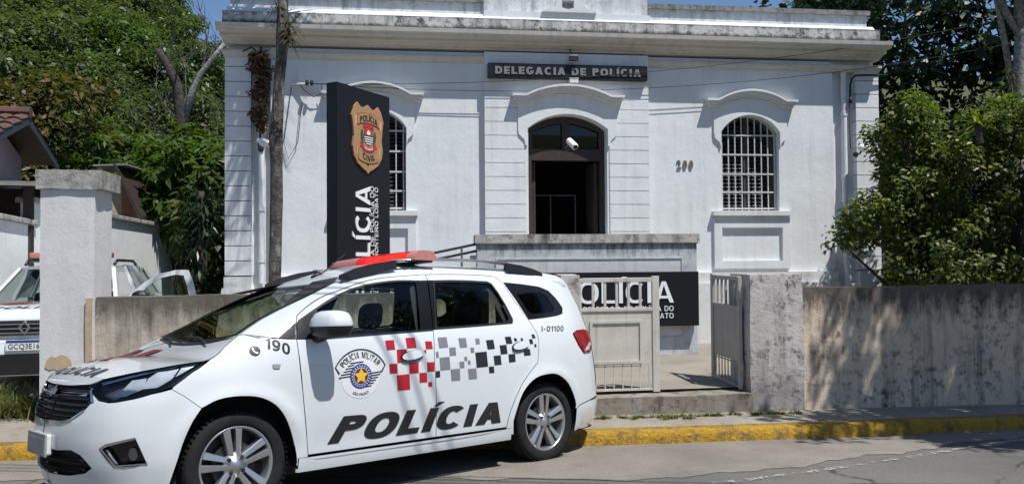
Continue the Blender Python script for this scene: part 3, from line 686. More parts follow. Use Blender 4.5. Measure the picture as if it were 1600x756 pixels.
hb.build('hinge',M['gate_metal_dark'],q)

# ---------------------------------------------------------------- porch, its sign and the ramp rail
PO=empty('porch','weathered grey porch parapet with black streaks in front of the entrance','porch',loc=fw_(0,0,1.45),rz=YA)
def f3(u,v,d): return (u,-d,v)
b=MB(); b.prism([[(-1.555,.15),(1.615,.15),(1.615,1.86),(-1.555,1.86)]],f3,-.25,0); b.build('parapet',M['porch_concrete'],PO,bevel=.01)
b=MB(); b.box(1.42,1.615,.25,1.32,.15,1.5); b.build('side_wall',M['porch_concrete'],PO)
b=MB(); b.prism([[(-1.585,1.862),(1.65,1.862),(1.65,1.985),(-1.585,1.985)]],f3,-.28,.035); b.build('cap',M['porch_cap'],PO,bevel=.012)
b=MB(); b.prism([[(-1.575,1.845),(1.635,1.845),(1.635,1.8615),(-1.575,1.8615)]],f3,-.27,.018); b.build('cap_fillet',M['porch_cap'],PO)
b=MB(); b.prism([[(-1.30,.5),(1.395,.5),(1.395,1.645),(-1.30,1.645)],[(-1.285,.515),(-1.285,1.63),(1.38,1.63),(1.38,.515)]],f3,-.01,.022); b.build('panel_frame',M['porch_concrete'],PO,bevel=.005)
plaster('porch_field',(.60,.61,.61),.35,.55,lumpy=.4)
b=MB(); b.prism([[(-1.285,.515),(1.38,.515),(1.38,1.63),(-1.285,1.63)]],f3,-.01,.010); b.build('panel_field',M['porch_field'],PO)
b=MB(); b.prism([[(-1.6,.15),(1.64,.15),(1.64,.27),(-1.6,.27)]],f3,-.02,.03); b.build('foot',M['old_cap'],PO,bevel=.01)
b=MB(); b.box(-1.555,1.615,.25,1.35,1.6,1.7); b.build('landing',M['pavement_concrete'],PO)
SGN=empty('porch_sign','wide black sign POLÍCIA with small white lines, on the porch behind the gate','sign',loc=fw_(0,0,1.478),rz=YA)
b=MB(); b.box(-.76,1.592,-.10,-.024+.02,.678,1.445); b.build('panel',M['black_panel'],SGN,bevel=.003)
tl=word('POLÍCIA',.15,.12,0,.298,1.66); b=MB(); b.prism(shift(tl,-.441,1.010),f3,.098,.112); b.build('lettering',M['white_letter'],SGN)
b=MB(); tl=word('DELEGACIA DE POLÍCIA DO',.14,.16,0,.072,1.30); b.prism(shift(tl,-.085,.892),f3,.098,.108)
b.build('lettering',M['white_letter'],SGN)
b=MB(); tl=word('MUNICÍPIO DE MONTEIRO LOBATO',.14,.16,0,.072,1.62); b.prism(shift(tl,-.405,.79),f3,.098,.108); b.build('lettering',M['white_letter'],SGN)
RL=empty('handrail','thin dark double handrail sloping up to the left end of the porch','railing',loc=fw_(0,0,1.42),rz=YA)
for dz in (0,-.095):
    b=MB(); b.tube([(-4.9,0,1.175+dz),(-1.56,0,1.853+dz)],.018,8); b.build('rail',M['black_metal'],RL,smooth=True)
for x in (-4.6,-3.2,-1.77):
    z=1.853+(x+1.56)*.203; b=MB(); b.tube([(x,0,.2),(x,0,z)],.016,8); b.build('post',M['black_metal'],RL,smooth=True)
RP=empty('access_ramp','concrete access ramp rising along the facade to the porch','ramp',loc=fw_(0,0,1.3),rz=YA)
b=MB(); b.hull8([(-4.9,0,.2),(-1.6,0,.2),(-1.6,1.1,.2),(-4.9,1.1,.2),(-4.9,0,.3),(-1.6,0,.9),(-1.6,1.1,.9),(-4.9,1.1,.3)]); b.build('ramp_body',M['pavement_concrete'],RP)

# ---------------------------------------------------------------- tall black sign
TF=Vector((.448,.9,0)).normalized()
TO=empty('totem_sign','tall black free-standing sign with copper police badge and upright white lettering','sign',loc=(-1.942,9.0,.2),rz=math.atan2(TF.y,TF.x))
def tf(u,v,d): return (u,-d,v-.2)
b=MB(); b.box(0,1.01,.0,.15,0,3.43); b.build('panel',M['black_panel'],TO,bevel=.004)
b=MB(); b.box(-.03,1.04,-.05,.2,-.2,.12); b.build('base',M['pavement_concrete'],TO)
def rot90(loops,ub,v0): return [[(ub-y,v0+x) for x,y in L] for L in loops]      # upright lettering read from below
tl=word('POLÍCIA',.165,.14,0,.268,1.29); b=MB(); b.prism(rot90(tl,.591,2.497-1.29),tf,-.002,.012); b.build('lettering',M['white_letter'],TO)
tl=word('DELEGACIA DE POLÍCIA DO',.10,.16,0,.072,1.28); b=MB(); b.prism(rot90(tl,.676,2.505-1.28),tf,-.002,.008); b.build('lettering',M['white_letter'],TO)
tl=word('MUNICÍPIO DE MONTEIRO LOBATO',.10,.16,0,.062,1.46); b=MB(); b.prism(rot90(tl,.755,2.497-1.46),tf,-.002,.008); b.build('lettering',M['white_letter'],TO)
simple('copper',(.42,.235,.115),.5,var=.12,scale=30); simple('copper_dark',(.22,.10,.05),.55,var=.1); simple('copper_pale',(.62,.36,.18),.5,var=.1)
simple('badge_red',(.48,.03,.04),.5,var=.05); simple('badge_green',(.03,.09,.035),.6,var=.1); simple('ink_black',(.012,.012,.013),.5,var=.05)
def sm(pts,n=6):
    """closed Catmull-Rom"""
    out=[];N=len(pts)
    for i in range(N):
        p0,p1,p2,p3=[pts[(i+k)%N] for k in (-1,0,1,2)]
        for j in range(n):
            t=j/n; out.append(tuple(.5*((2*p1[k])+(-p0[k]+p2[k])*t+(2*p0[k]-5*p1[k]+4*p2[k]-p3[k])*t*t+(-p0[k]+3*p1[k]-3*p2[k]+p3[k])*t**3) for k in (0,1)))
    return out
BC=(.545,3.06)
half=[(0,.395),(.075,.35),(.15,.36),(.20,.40),(.255,.345),(.305,.235),(.285,.13),(.268,.0),(.29,-.11),(.27,-.21),(.20,-.30),(.10,-.355),(.03,-.385),(0,-.415)]
shield=[(BC[0]+x,BC[1]+y) for x,y in half]+[(BC[0]-x,BC[1]+y) for x,y in reversed(half[1:-1])]
b=MB(); b.prism([shield],tf,-.002,.022); badge=b.build('badge',M['copper'],TO,bevel=.004)
def ribbon(zc,w,h,bend,n=12):
    up=[];dn=[]
    for i in range(n+1):
        t=-1+2*i/n; up.append((BC[0]+t*w,zc+h/2+bend*(1-t*t))); dn.append((BC[0]+t*w,zc-h/2+bend*(1-t*t)))
    return up+dn[::-1]
def bent(loops,cx,w,zc,bend,dz): return [[(cx-w+x,zc+dz+y+bend*(1-((x-w)/w)**2)) for x,y in L] for L in loops]
for zc,wd,bn,txt in ((BC[1]+.20,.215,.035,'POLÍCIA'),(BC[1]-.20,.195,-.035,'CIVIL')):
    b=MB(); b.prism([ribbon(zc,wd,.125,bn)],tf,.02,.027); b.build('ribbon',M['copper_dark'],badge)
    b=MB(); b.prism([ribbon(zc,wd-.008,.107,bn)],tf,.024,.030); b.build('ribbon_face',M['copper'],badge)
    for s in (-1,1):
        b=MB(); x=BC[0]+s*wd; e=.05 if zc>BC[1] else .035; sg2=-1 if zc>BC[1] else 1
        b.prism([[(x,zc+.05),(x+s*e,zc+.06+sg2*.05),(x+s*(e-.015),zc-.05+sg2*.06),(x,zc-.04)]],tf,.02,.026); b.build('ribbon_end',M['copper_pale'],badge)
    tw=wd*1.55 if txt!='CIVIL' else wd*1.2
    tl=word(txt,.17,.14,0,.07,tw); b=MB(); b.prism(bent(tl,BC[0],tw/2,zc,bn,-.036),tf,.029,.034); b.build('lettering',M['ink_black'],badge)
tl=text_loops('SP',bold=.02,height=.035,width=.06); b=MB(); b.prism(shift(tl,BC[0]-.03,BC[1]-.315),tf,.02,.026); b.build('lettering',M['ink_black'],badge)
def lay(name,loops,mat,d0,d1): b=MB(); b.prism(loops,tf,d0,d1); return b.build(name,mat,badge)
cx,cz=BC[0],BC[1]+.02
arms=[(cx-.075,cz+.085),(cx+.075,cz+.085),(cx+.085,cz+.0),(cx+.06,cz-.075),(cx,cz-.105),(cx-.06,cz-.075),(cx-.085,cz+.0)]
lay('arms',[arms],M['ink_black'],.02,.027)
lay('arms_top',[[(cx-.077,cz+.085),(cx+.077,cz+.085),(cx+.08,cz+.015),(cx-.08,cz+.015)]],M['badge_red'],.026,.029)
lay('arms_figure',[sm([(cx-.035,cz+.03),(cx-.02,cz+.065),(cx+.01,cz+.07),(cx+.035,cz+.035),(cx,cz+.02)],4)],M['white_letter'],.028,.031)
for i in range(4):
    z=cz-.0-.026*i; wv=.08-.006*i if i<3 else .045; lay('arms_stripe',[[(cx-wv,z),(cx+wv,z),(cx+wv,z-.012),(cx-wv,z-.012)]],M['white_letter'],.026,.029)
for s in (-1,1):
    lay('laurel',[sm([(cx+s*.10,cz-.10),(cx+s*.145,cz-.03),(cx+s*.14,cz+.05),(cx+s*.115,cz+.075),(cx+s*.10,cz+.03),(cx+s*.095,cz-.03)],4)],M['badge_green'],.02,.026)
    lay('red_tail',[[(cx+s*.09,cz-.10),(cx+s*.16,cz-.07),(cx+s*.145,cz-.10),(cx+s*.165,cz-.125),(cx+s*.10,cz-.14)]],M['badge_red'],.02,.027)
lay('red_crest',[ribbon(cz+.115,.10,.045,.012)],M['badge_red'],.02,.027)
lay('red_scroll',[ribbon(cz-.13,.115,.042,-.022)],M['badge_red'],.026,.030)
tl=text_loops('SÃO PAULO',bold=.02,height=.02,width=.16); lay('lettering',bent(tl,cx,.08,cz-.13,-.018,-.012),M['white_letter'],.029,.032)

# ---------------------------------------------------------------- left side: boundary wall, house
BW=empty('boundary_wall','white stepped boundary wall with mossy coping at the far side of the driveway','wall',loc=(-7.85,12.2,0),rz=math.atan2(8.8,-.35))
segs=[(0,.95,2.18),(.95,3.2,2.50),(3.2,6.0,2.36),(6.0,9.2,2.72)]
sl_=[(2.30,2.24),(2.62,2.50),(2.52,2.44),(2.90,2.50)]
for (a0,a1,_),(z0,z1) in zip(segs,sl_):
    b=MB(); b.hull8([(a0,-.1,-.4),(a1,-.1,-.4),(a1,.1,-.4),(a0,.1,-.4),(a0,-.1,z0),(a1,-.1,z1),(a1,.1,z1),(a0,.1,z0)]); b.build('wall',M['side_wall_paint'],BW)
    b=MB(); b.hull8([(a0-.04,-.17,z0+.002),(a1+.03,-.17,z1+.002),(a1+.03,.17,z1+.002),(a0-.04,.17,z0+.002),(a0-.04,-.17,z0+.09),(a1+.03,-.17,z1+.09),(a1+.03,.17,z1+.09),(a0-.04,.17,z0+.09)]); b.build('coping',M['old_cap'],BW,bevel=.015)
t=NT('roof_tiles'); n=t.noise(3,6,.7); wv=t.add('TexWave',{'Vector':t.co((1,1,1)),'Scale':1.1,'Distortion':.3},wave_type='BANDS',bands_direction='X')
c=t.mix(t.ramp(n,(.35,0.0),(.65,1.0)),(.115,.055,.038),(.06,.04,.034)); t.fin(c,.9); M['roof_tiles']=t.m
HO=empty('neighbour_house','small house with mauve gable wall and old clay tile roof beyond the boundary wall','house',loc=(-8.95,14.0,0),rz=R_(103.9))
b=MB(); b.prism([[(-3.2,-.3),(1.30,-.3),(1.30,3.62),(0,4.10),(-3.2,2.95)]],lambda u,v,d:(u,-d,v),-6,0); b.build('wall',M['house_paint'],HO)
def roof_side(x0,z0,x1,z1,name):
    v=[];n=26;L=math.hypot(x1-x0,z1-z0); dx,dz=(x1-x0)/L,(z1-z0)/L; nx,nz=(-dz,dx) if dx*1>0 else (dz,-dx)
    if nz<0: nx,nz=-nx,-nz
    rows=9; m=MB()
    for i in range(rows):
        s0=L*i/rows; s1=L*(i+1)/rows+.05
        for j in range(30):
            y=-.55+j*.24
            pts=[]
            for s,up in ((s0,.035),(s1,.075)):
                for k in range(5):
                    an=math.pi*k/4; yy=y+.12-.115*math.cos(an); hh=up+.05*math.sin(an)
                    pts.append((x0+dx*s+nx*hh,yy,z0+dz*s+nz*hh))
            bb=len(m.v); m.v+=pts; m.f+=[(bb+k,bb+k+1,bb+6+k,bb+5+k) for k in range(4)]; m.f.append((bb,bb+1,bb+2,bb+3,bb+4)); m.f.append((bb+5,bb+6,bb+7,bb+8,bb+9))
    o=m.build(name,M['roof_tiles'],HO,angle=60)
    u=MB(); th=.05
    u.hull8([(x0,-.5,z0),(x1,-.5,z1),(x1,7,z1),(x0,7,z0),(x0+nx*th*.6,-.5,z0+nz*th*.6),(x1+nx*th*.6,-.5,z1+nz*th*.6),(x1+nx*th*.6,7,z1+nz*th*.6),(x0+nx*th*.6,7,z0+nz*th*.6)]); u.build('roof_boarding',M['dark_wood'],o)
    u=MB(); u.hull8([(x0,-.53,z0-.10),(x1,-.53,z1-.10),(x1,-.501,z1-.10),(x0,-.501,z0-.10),(x0,-.53,z0+.06),(x1,-.53,z1+.06),(x1,-.501,z1+.06),(x0,-.501,z0+.06)]); u.build('bargeboard',M['slat_grey'],o)
roof_side(0,4.17,1.72,3.54,'roof'); roof_side(0,4.17,-3.6,2.86,'roof')
b=MB(); b.tube([(0,-.55,4.27),(0,7,4.27)],.10,8); b.build('ridge',M['roof_tiles'],HO)
SH=empty('lean_to_shed','low lean-to with grey fibre-cement roof and open dark front under the house gable','shed',loc=(-9.3,12.9,0),rz=R_(8))
b=MB(); b.hull8([(-2.6,-.35,2.92),(1.75,-.35,2.86),(1.75,1.6,3.0),(-2.6,1.6,3.06),(-2.6,-.35,2.99),(1.75,-.35,2.93),(1.75,1.6,3.07),(-2.6,1.6,3.13)]); b.build('roof',M['fibre_cement'],SH)
b=MB(); b.box(-2.5,1.6,1.2,1.3,-.3,2.95); b.build('back_wall',M['room_dark'],SH)
for x in (-1.5,.35,1.5):
    b=MB(); b.box(x-.06,x+.06,-.1,.02,-.3,2.88); b.build('post',M['dark_wood'],SH)
BS=empty('brick_outbuilding','small outbuilding with bare brick edge and sloping dark roof behind the wall coping','outbuilding',loc=(-8.75,17.6,0),rz=R_(5))
b=MB(); b.prism([[(0,-.3),(.56,-.3),(.56,2.85),(.25,3.50),(0,3.56)]],lambda u,v,d:(u,-d,v),-2,0); b.build('wall',M['bare_render'],BS)
b=MB(); b.prism([[(.26,2.4),(.54,2.4),(.54,2.86),(.26,3.46)]],lambda u,v,d:(u,-d,v),.0,.03); b.build('brick_edge',M['brick'],BS)
b=MB(); b.hull8([(.16,-.2,3.72),(.66,-.2,2.60),(.66,2.2,2.60),(.16,2.2,3.72),(.16,-.2,3.82),(.71,-.2,2.66),(.71,2.2,2.66),(.16,2.2,3.82)]); b.build('roof',M['dark_wood'],BS)
b=MB(); b.hull8([(-.3,-.15,3.73),(.40,-.15,3.75),(.40,1.2,3.75),(-.3,1.2,3.73),(-.3,-.15,3.76),(.40,-.15,3.78),(.40,1.2,3.78),(-.3,1.2,3.76)]); b.build('flat_roof',M['fibre_cement'],BS)
# ---- body shell of the patrol car: plan outline pushed inwards by a height profile
PLAN=np.array([(-.850,0),(-.838,.22),(-.804,.42),(-.740,.585),(-.638,.712),(-.48,.80),(-.25,.848),(.1,.864),(.7,.868),(1.4,.868),(2.1,.866),(2.6,.858),(2.95,.835),(3.2,.785),(3.36,.69),(3.46,.52),(3.50,.28),(3.51,0)])
def _cr(P,n=24):
    P=np.vstack([P[0]*[1,-1]+(P[0]-P[1])*[0,0],P,P[-1]]); P[0]=(P[2][0],-P[2][1]); P[-1]=(P[-3][0],-P[-3][1]); out=[]
    for i in range(1,len(P)-2):
        p0,p1,p2,p3=P[i-1],P[i],P[i+1],P[i+2]
        for j in range(n):
            t=j/n; out.append(.5*((2*p1)+(-p0+p2)*t+(2*p0-5*p1+4*p2-p3)*t*t+(-p0+3*p1-3*p2+p3)*t**3))
    out.append(P[-2]); return np.array(out)
_B=_cr(PLAN); _S=np.concatenate([[0],np.cumsum(np.hypot(*np.diff(_B,axis=0).T))]); _S=_S+(1.4555-np.interp(0.,_B[:,0],_S)); UMAX=_S[-1]
_T=np.gradient(_B,_S,axis=0); _T/=np.linalg.norm(_T,axis=1)[:,None]
ST_=[ # x of the station on the plan outline (front centre .. rear centre), (height, inset)
 (None,0.0,[(.1,.12),(.22,.06),(.35,.012),(.47,0),(.58,.004),(.70,.03),(.80,.075),(.88,.13),(.96,.22),(1.6,1.1)]),
 (-.70,0,[(.1,.12),(.22,.06),(.38,.015),(.5,0),(.62,.004),(.74,.02),(.84,.055),(.93,.115),(1.0,.20),(1.6,1.0)]),
 (-.25,0,[(.1,.08),(.22,.03),(.38,.008),(.55,0),(.72,.0),(.84,.012),(.92,.035),(1.0,.08),(1.08,.155),(1.6,.7)]),
 (.45,0,[(.1,.11),(.22,.05),(.30,.036),(.40,.030),(.47,.020),(.56,.010),(.70,.002),(.82,-.002),(.94,.002),(1.04,.016),(1.12,.042),(1.2,.076),(1.35,.146),(1.45,.198),(1.51,.238),(1.55,.285),(1.58,.35)]),
 (1.4,0,[(.1,.11),(.22,.05),(.30,.036),(.40,.030),(.47,.020),(.56,.010),(.70,.002),(.82,-.002),(.94,.002),(1.04,.016),(1.12,.042),(1.2,.076),(1.35,.146),(1.45,.198),(1.51,.238),(1.55,.285),(1.58,.35)]),
 (2.6,0,[(.1,.10),(.22,.04),(.35,.012),(.50,.0),(.65,-.004),(.80,-.004),(.94,.004),(1.06,.024),(1.16,.062),(1.3,.13),(1.42,.19),(1.5,.238),(1.54,.28),(1.57,.335),(1.58,.36)]),
 (3.30,0,[(.1,.12),(.25,.04),(.40,.0),(.55,0),(.70,.006),(.85,.02),(1.0,.05),(1.15,.095),(1.3,.155),(1.42,.21),(1.5,.255),(1.55,.30),(1.58,.34)]),
 (9,0,[(.1,.12),(.25,.04),(.40,.0),(.55,.0),(.70,.03),(.85,.05),(1.0,.065),(1.15,.09),(1.3,.145),(1.42,.20),(1.5,.235),(1.55,.26),(1.58,.30)])]
_Z=np.linspace(.1,1.6,301)
def _sm(z,d):
    zz=np.interp(_Z,z,d); k=np.exp(-.5*(np.arange(-16,17)/5.)**2); k/=k.sum(); p=np.pad(zz,16,mode='reflect',reflect_type='odd'); return np.convolve(p,k,'valid')
def _ux(x):
    if x is None: return 0.
    if x>5: return UMAX
    return float(np.interp(x,_B[:,0],_S))
_SU=np.array([_ux(s[0]) for s in ST_]); _SD=np.array([_sm(*zip(*s[2])) for s in ST_])
def inset(u,z):
    u=np.asarray(u,float); z=np.asarray(z,float)
    i=np.clip(np.searchsorted(_SU,u)-1,0,len(_SU)-2); t=np.clip((u-_SU[i])/(_SU[i+1]-_SU[i]),0,1); t=t*t*(3-2*t)
    k=np.clip((z-.1)/.005,0,299.999); j=k.astype(int); f=k-j
    a=_SD[i,j]*(1-f)+_SD[i,j+1]*f; b=_SD[i+1,j]*(1-f)+_SD[i+1,j+1]*f
    d=a*(1-t)+b*t
    x=np.interp(u,_S,_B[:,0])
    for cx,cz,r in ((0.0,.335,.40),(2.605,.335,.385)):        # flared arches
        rr=np.hypot(x-cx,z-cz); side=(u>_ux(-.62))&(u<_ux(3.2)); d=d-np.where(side,.014*np.exp(-((rr-r)/.055)**2),0)
    # windscreen pillar and shoulder turn inwards above the door line
    h=z-np.interp(u,[1.0,1.25,1.47,1.70,1.83,2.02,2.2,2.39,2.6,2.9],[.93,.945,1.025,1.118,1.185,1.282,1.352,1.42,1.465,1.485])
    h=.5*(h+np.sqrt(h*h+.0004))-.004
    d=d+3.0*np.maximum(0,h)*np.clip((u-1.15)/.25,0,1)*np.clip((2.95-u)/.65,0,1)
    return d
def P(u,z,off=0.0):
    u=np.asarray(u,float); z=np.asarray(z,float); d=inset(u,z)-off
    bx=np.interp(u,_S,_B[:,0]); by=np.interp(u,_S,_B[:,1]); tx=np.interp(u,_S,_T[:,0]); ty=np.interp(u,_S,_T[:,1])
    n=np.hypot(tx,ty); tx/=n; ty/=n
    return np.stack([bx+ty*d,by-tx*d,z],-1)
def PN(u,z):
    e=.004; a=P(np.asarray(u)+e,z)-P(np.asarray(u)-e,z); b=P(u,np.asarray(z)+e)-P(u,np.asarray(z)-e); n=np.cross(b,a); n/=np.linalg.norm(n,axis=-1)[...,None]; return n
UX=_ux

TR={'door_seam': [(1.905, 0.298), (1.887, 0.433), (1.85, 0.725), (1.824, 0.968), (1.819, 1.053), (1.842, 1.173), (1.891, 1.222), (2.059, 1.314), (2.233, 1.375), (2.416, 1.432), (2.603, 1.468), (2.902, 1.496), (2.974, 1.501), (3.3, 1.512), (3.625, 1.509), (3.691, 1.499), (3.741, 1.461), (3.809, 1.303), (3.895, 1.137), (3.94, 1.048), (3.953, 0.983), (3.93, 0.836), (3.916, 0.801)], 'bseam': [(2.987, 1.501), (2.933, 1.3), (2.9, 1.084), (2.885, 0.881), (2.9, 0.636), (2.918, 0.339)], 'dlo_front': [(1.704, 1.061), (2.004, 1.254), (2.169, 1.332), (2.345, 1.394), (2.519, 1.43), (2.712, 1.451), (2.873, 1.453), (2.787, 1.086), (2.161, 1.062), (2.011, 1.054)], 'dlo_rear': [(3.033, 1.456), (3.2, 1.463), (3.406, 1.464), (3.591, 1.459), (3.627, 1.441), (3.661, 1.369), (3.694, 1.27), (3.718, 1.155), (3.7, 1.121), (3.318, 1.104), (2.916, 1.087)], 'quarter': [(3.761, 1.457), (3.951, 1.447), (4.175, 1.427), (4.283, 1.394), (4.35, 1.329), (4.397, 1.247), (4.359, 1.195), (4.275, 1.178), (3.893, 1.148), (3.827, 1.309)], 'quarter_in': [(3.866, 1.354), (4.004, 1.37), (4.162, 1.38), (4.228, 1.34), (4.268, 1.241), (4.24, 1.212), (3.973, 1.197), (3.931, 1.208), (3.897, 1.292)], 'headlamp': [(0.517, 0.836), (0.62, 0.865), (0.885, 0.902), (1.077, 0.928), (1.22, 0.944), (1.284, 0.95), (1.255, 0.931), (1.165, 0.88), (1.064, 0.807), (0.951, 0.771), (0.808, 0.741), (0.71, 0.731), (0.64, 0.743), (0.571, 0.782), (0.53, 0.809)], 'grille': [(0.0, 0.82), (0.568, 0.854), (0.525, 0.804), (0.577, 0.738), (0.518, 0.691), (0.377, 0.636), (0.246, 0.617), (0.026, 0.621)], 'fog': [(0.667, 0.483), (0.709, 0.51), (0.871, 0.541), (0.937, 0.387), (0.753, 0.382)], 'tail': [(4.425, 1.026), (4.511, 1.053), (4.664, 1.057), (4.823, 1.016), (4.823, 0.932), (4.687, 0.867), (4.552, 0.861), (4.481, 0.933)], 'policia': [(2.035, 0.378), (3.523, 0.373), (3.489, 0.53), (2.076, 0.548)], 'n190': [(1.616, 1.014), (1.765, 0.964), (1.77, 1.023), (1.629, 1.073)], 'unit': [(4.004, 1.052), (4.286, 1.049), (4.307, 1.093), (4.019, 1.095)], 'fuel': [(1.646, 0.91), (1.702, 0.907), (1.701, 0.878), (1.645, 0.881)], 'emb': [(2.27, 0.798), (2.352, 0.793), (2.272, 0.719), (2.272, 0.878), (2.191, 0.803), (2.28, 0.972), (2.075, 0.858), (2.459, 0.865), (2.109, 0.826), (2.417, 0.815), (2.276, 0.661), (2.102, 0.799), (2.443, 0.801), (2.254, 0.708), (2.359, 0.709), (2.29, 0.892), (2.183, 0.885)], 'arch_f': [(1.053, 0.275), (1.094, 0.41), (1.129, 0.524), (1.19, 0.644), (1.278, 0.708), (1.393, 0.729), (1.539, 0.718), (1.641, 0.675), (1.713, 0.605), (1.768, 0.503), (1.812, 0.368), (1.825, 0.27)], 'arch_r': [(3.633, 0.325), (3.698, 0.506), (3.771, 0.613), (3.89, 0.688), (4.051, 0.709), (4.163, 0.69), (4.28, 0.614), (4.363, 0.488), (4.388, 0.398), (4.397, 0.295)], 'bseamF': [(1.056, 0.793), (1.126, 0.748), (1.214, 0.677)], 'apillar_in': [(1.517, 1.085), (1.869, 1.265), (2.305, 1.447)], 'hood_seam': [(1.27, 0.941), (1.517, 1.085)]}
SQ=[('r', [(2.4734, 1.0252), (2.5464, 1.0266), (2.5496, 0.9608), (2.4812, 0.9597)]), ('r', [(2.6443, 1.038), (2.7241, 1.0387), (2.7314, 0.9667), (2.6497, 0.9652)]), ('r', [(2.8103, 1.0096), (2.8696, 1.0078), (2.8728, 0.954), (2.8122, 0.9539)]), ('r', [(2.5611, 0.9596), (2.6474, 0.9608), (2.6449, 0.8694), (2.5635, 0.8697)]), ('r', [(2.4957, 0.8649), (2.5624, 0.8653), (2.5638, 0.7999), (2.499, 0.8007)]), ('r', [(2.6612, 0.8627), (2.7419, 0.8647), (2.7423, 0.7912), (2.6626, 0.7912)]), ('r', [(2.8164, 0.8611), (2.8807, 0.8611), (2.8811, 0.7954), (2.8178, 0.7959)]), ('r', [(2.5558, 0.7857), (2.6627, 0.7883), (2.6704, 0.6824), (2.5663, 0.6809)]), ('r', [(2.7479, 0.7908), (2.813, 0.7901), (2.8173, 0.7233), (2.7513, 0.7231)]), ('r', [(2.824, 0.7214), (2.8584, 0.7222), (2.8628, 0.69), (2.8283, 0.6894)]), ('r', [(2.7907, 0.9479), (2.8127, 0.9486), (2.8128, 0.9265), (2.8032, 0.9254)]), ('g', [(2.9262, 1.0331), (3.0087, 1.034), (3.0132, 0.9604), (2.9315, 0.9572)]), ('g', [(3.1171, 1.0223), (3.1887, 1.0226), (3.1933, 0.954), (3.1237, 0.9525)]), ('g', [(3.0218, 0.957), (3.0815, 0.958), (3.0827, 0.8991), (3.0242, 0.8977)]), ('g', [(2.9286, 0.888), (3.0199, 0.8917), (3.0255, 0.8006), (2.9346, 0.7986)]), ('g', [(3.0285, 0.7996), (3.1133, 0.8013), (3.1172, 0.7181), (3.0367, 0.7177)]), ('g', [(3.1913, 0.794), (3.2708, 0.7953), (3.2786, 0.7191), (3.2013, 0.7183)]), ('g', [(3.1107, 0.85), (3.1559, 0.851), (3.1584, 0.8068), (3.1154, 0.8051)]), ('g', [(2.8978, 0.93), (2.9213, 0.9314), (2.9229, 0.8913), (2.9004, 0.8892)]), ('b', [(2.8927, 0.7948), (2.9297, 0.7958), (2.9328, 0.7511), (2.8949, 0.7496)]), ('g', [(3.2791, 1.0136), (3.3201, 1.0149), (3.32, 0.9736), (3.2812, 0.9725)]), ('g', [(3.2232, 0.9497), (3.2571, 0.9509), (3.2588, 0.9132), (3.225, 0.9122)]), ('g', [(3.1577, 0.8841), (3.1857, 0.8852), (3.1883, 0.8566), (3.1613, 0.8555)]), ('g', [(3.1913, 0.8549), (3.2153, 0.8561), (3.2172, 0.8291), (3.1942, 0.8278)]), ('b', [(3.2671, 0.9113), (3.3803, 0.9148), (3.3887, 0.8028), (3.2751, 0.7991)]), ('b', [(3.3848, 0.9992), (3.4604, 1.0018), (3.4666, 0.9319), (3.3925, 0.9298)]), ('b', [(3.518, 0.9564), (3.5912, 0.9588), (3.595, 0.8898), (3.5243, 0.8869)]), ('b', [(3.5835, 1.0191), (3.6465, 1.0215), (3.6572, 0.9667), (3.592, 0.9638)]), ('b', [(3.4479, 0.8795), (3.5216, 0.8813), (3.527, 0.8104), (3.4557, 0.8083)]), ('b', [(3.3962, 0.7999), (3.4466, 0.8006), (3.451, 0.7524), (3.4008, 0.7512)]), ('b', [(3.6037, 0.8844), (3.6756, 0.8856), (3.6764, 0.8237), (3.607, 0.8213)]), ('b', [(3.77, 0.9121), (3.8406, 0.918), (3.8465, 0.8675), (3.7729, 0.8655)]), ('b', [(3.8444, 0.9922), (3.8805, 0.9946), (3.8854, 0.9566), (3.8494, 0.9544)]), ('b', [(3.8782, 1.03), (3.9098, 1.0327), (3.9215, 1.0012), (3.8885, 0.9978)]), ('b', [(3.6774, 1.0064), (3.7048, 1.0081), (3.7119, 0.9834), (3.6832, 0.981)]), ('b', [(3.7515, 1.0043), (3.7734, 1.0062), (3.7778, 0.9857), (3.7547, 0.9838)]), ('b', [(3.8957, 0.952), (3.9183, 0.9538), (3.9196, 0.9305), (3.8971, 0.9288)])]
# ---------------------------------------------------------------- the patrol car in the street
CAR_O=Vector((-2.18234,5.39803,-1.57330)); CAR_R=Vector((0.73251,0.67950,-0.04127)); CAR_L=Vector((0.68053,-0.72939,0.06970)); CAR_U=Vector((-0.01726,0.07914,0.99671))
CAR=empty('patrol_car','large white police minivan with chequered band and red light bar, parked at the kerb','police car',
   mw=Matrix(((CAR_R.x,CAR_L.x,CAR_U.x,CAR_O.x),(CAR_R.y,CAR_L.y,CAR_U.y,CAR_O.y),(CAR_R.z,CAR_L.z,CAR_U.z,CAR_O.z+CAMH),(0,0,0,1))))
t=NT('car_white'); n=t.noise(2.5,5,.6); c=t.mix(1.0,(.67,.705,.71),t.ramp(n,(.3,.96),(.7,1.0)),'MULTIPLY')
M['car_white']=t.fin(c,.28,0,.5,**{'Coat Weight':1.0,'Coat Roughness':.03})
simple('car_black',(.012,.012,.013),.42,var=.1); simple('car_black_gloss',(.010,.010,.011),.15,var=.05,spec=.5)
simple('seam_dark',(.02,.02,.02),.8); simple('tyre',(.018,.018,.019),.85,var=.4,scale=20,spec=.25,bump=.1); simple('chrome',(.62,.63,.64),.18,1.0,var=.05)
simple('rim_silver',(.55,.55,.56),.30,.85,var=.08); simple('rim_dark',(.03,.03,.032),.5,.3,var=.1)
simple('decal_black',(.018,.018,.020),.4,var=.05); simple('decal_red',(.42,.012,.022),.4,var=.06); simple('decal_grey',(.20,.20,.225),.4,var=.06); simple('decal_white',(.74,.75,.75),.35,var=.03)
simple('decal_blue',(.02,.06,.25),.4,var=.05); simple('decal_gold',(.75,.50,.06),.4,var=.05); simple('decal_maroon',(.15,.022,.02),.5,var=.2)
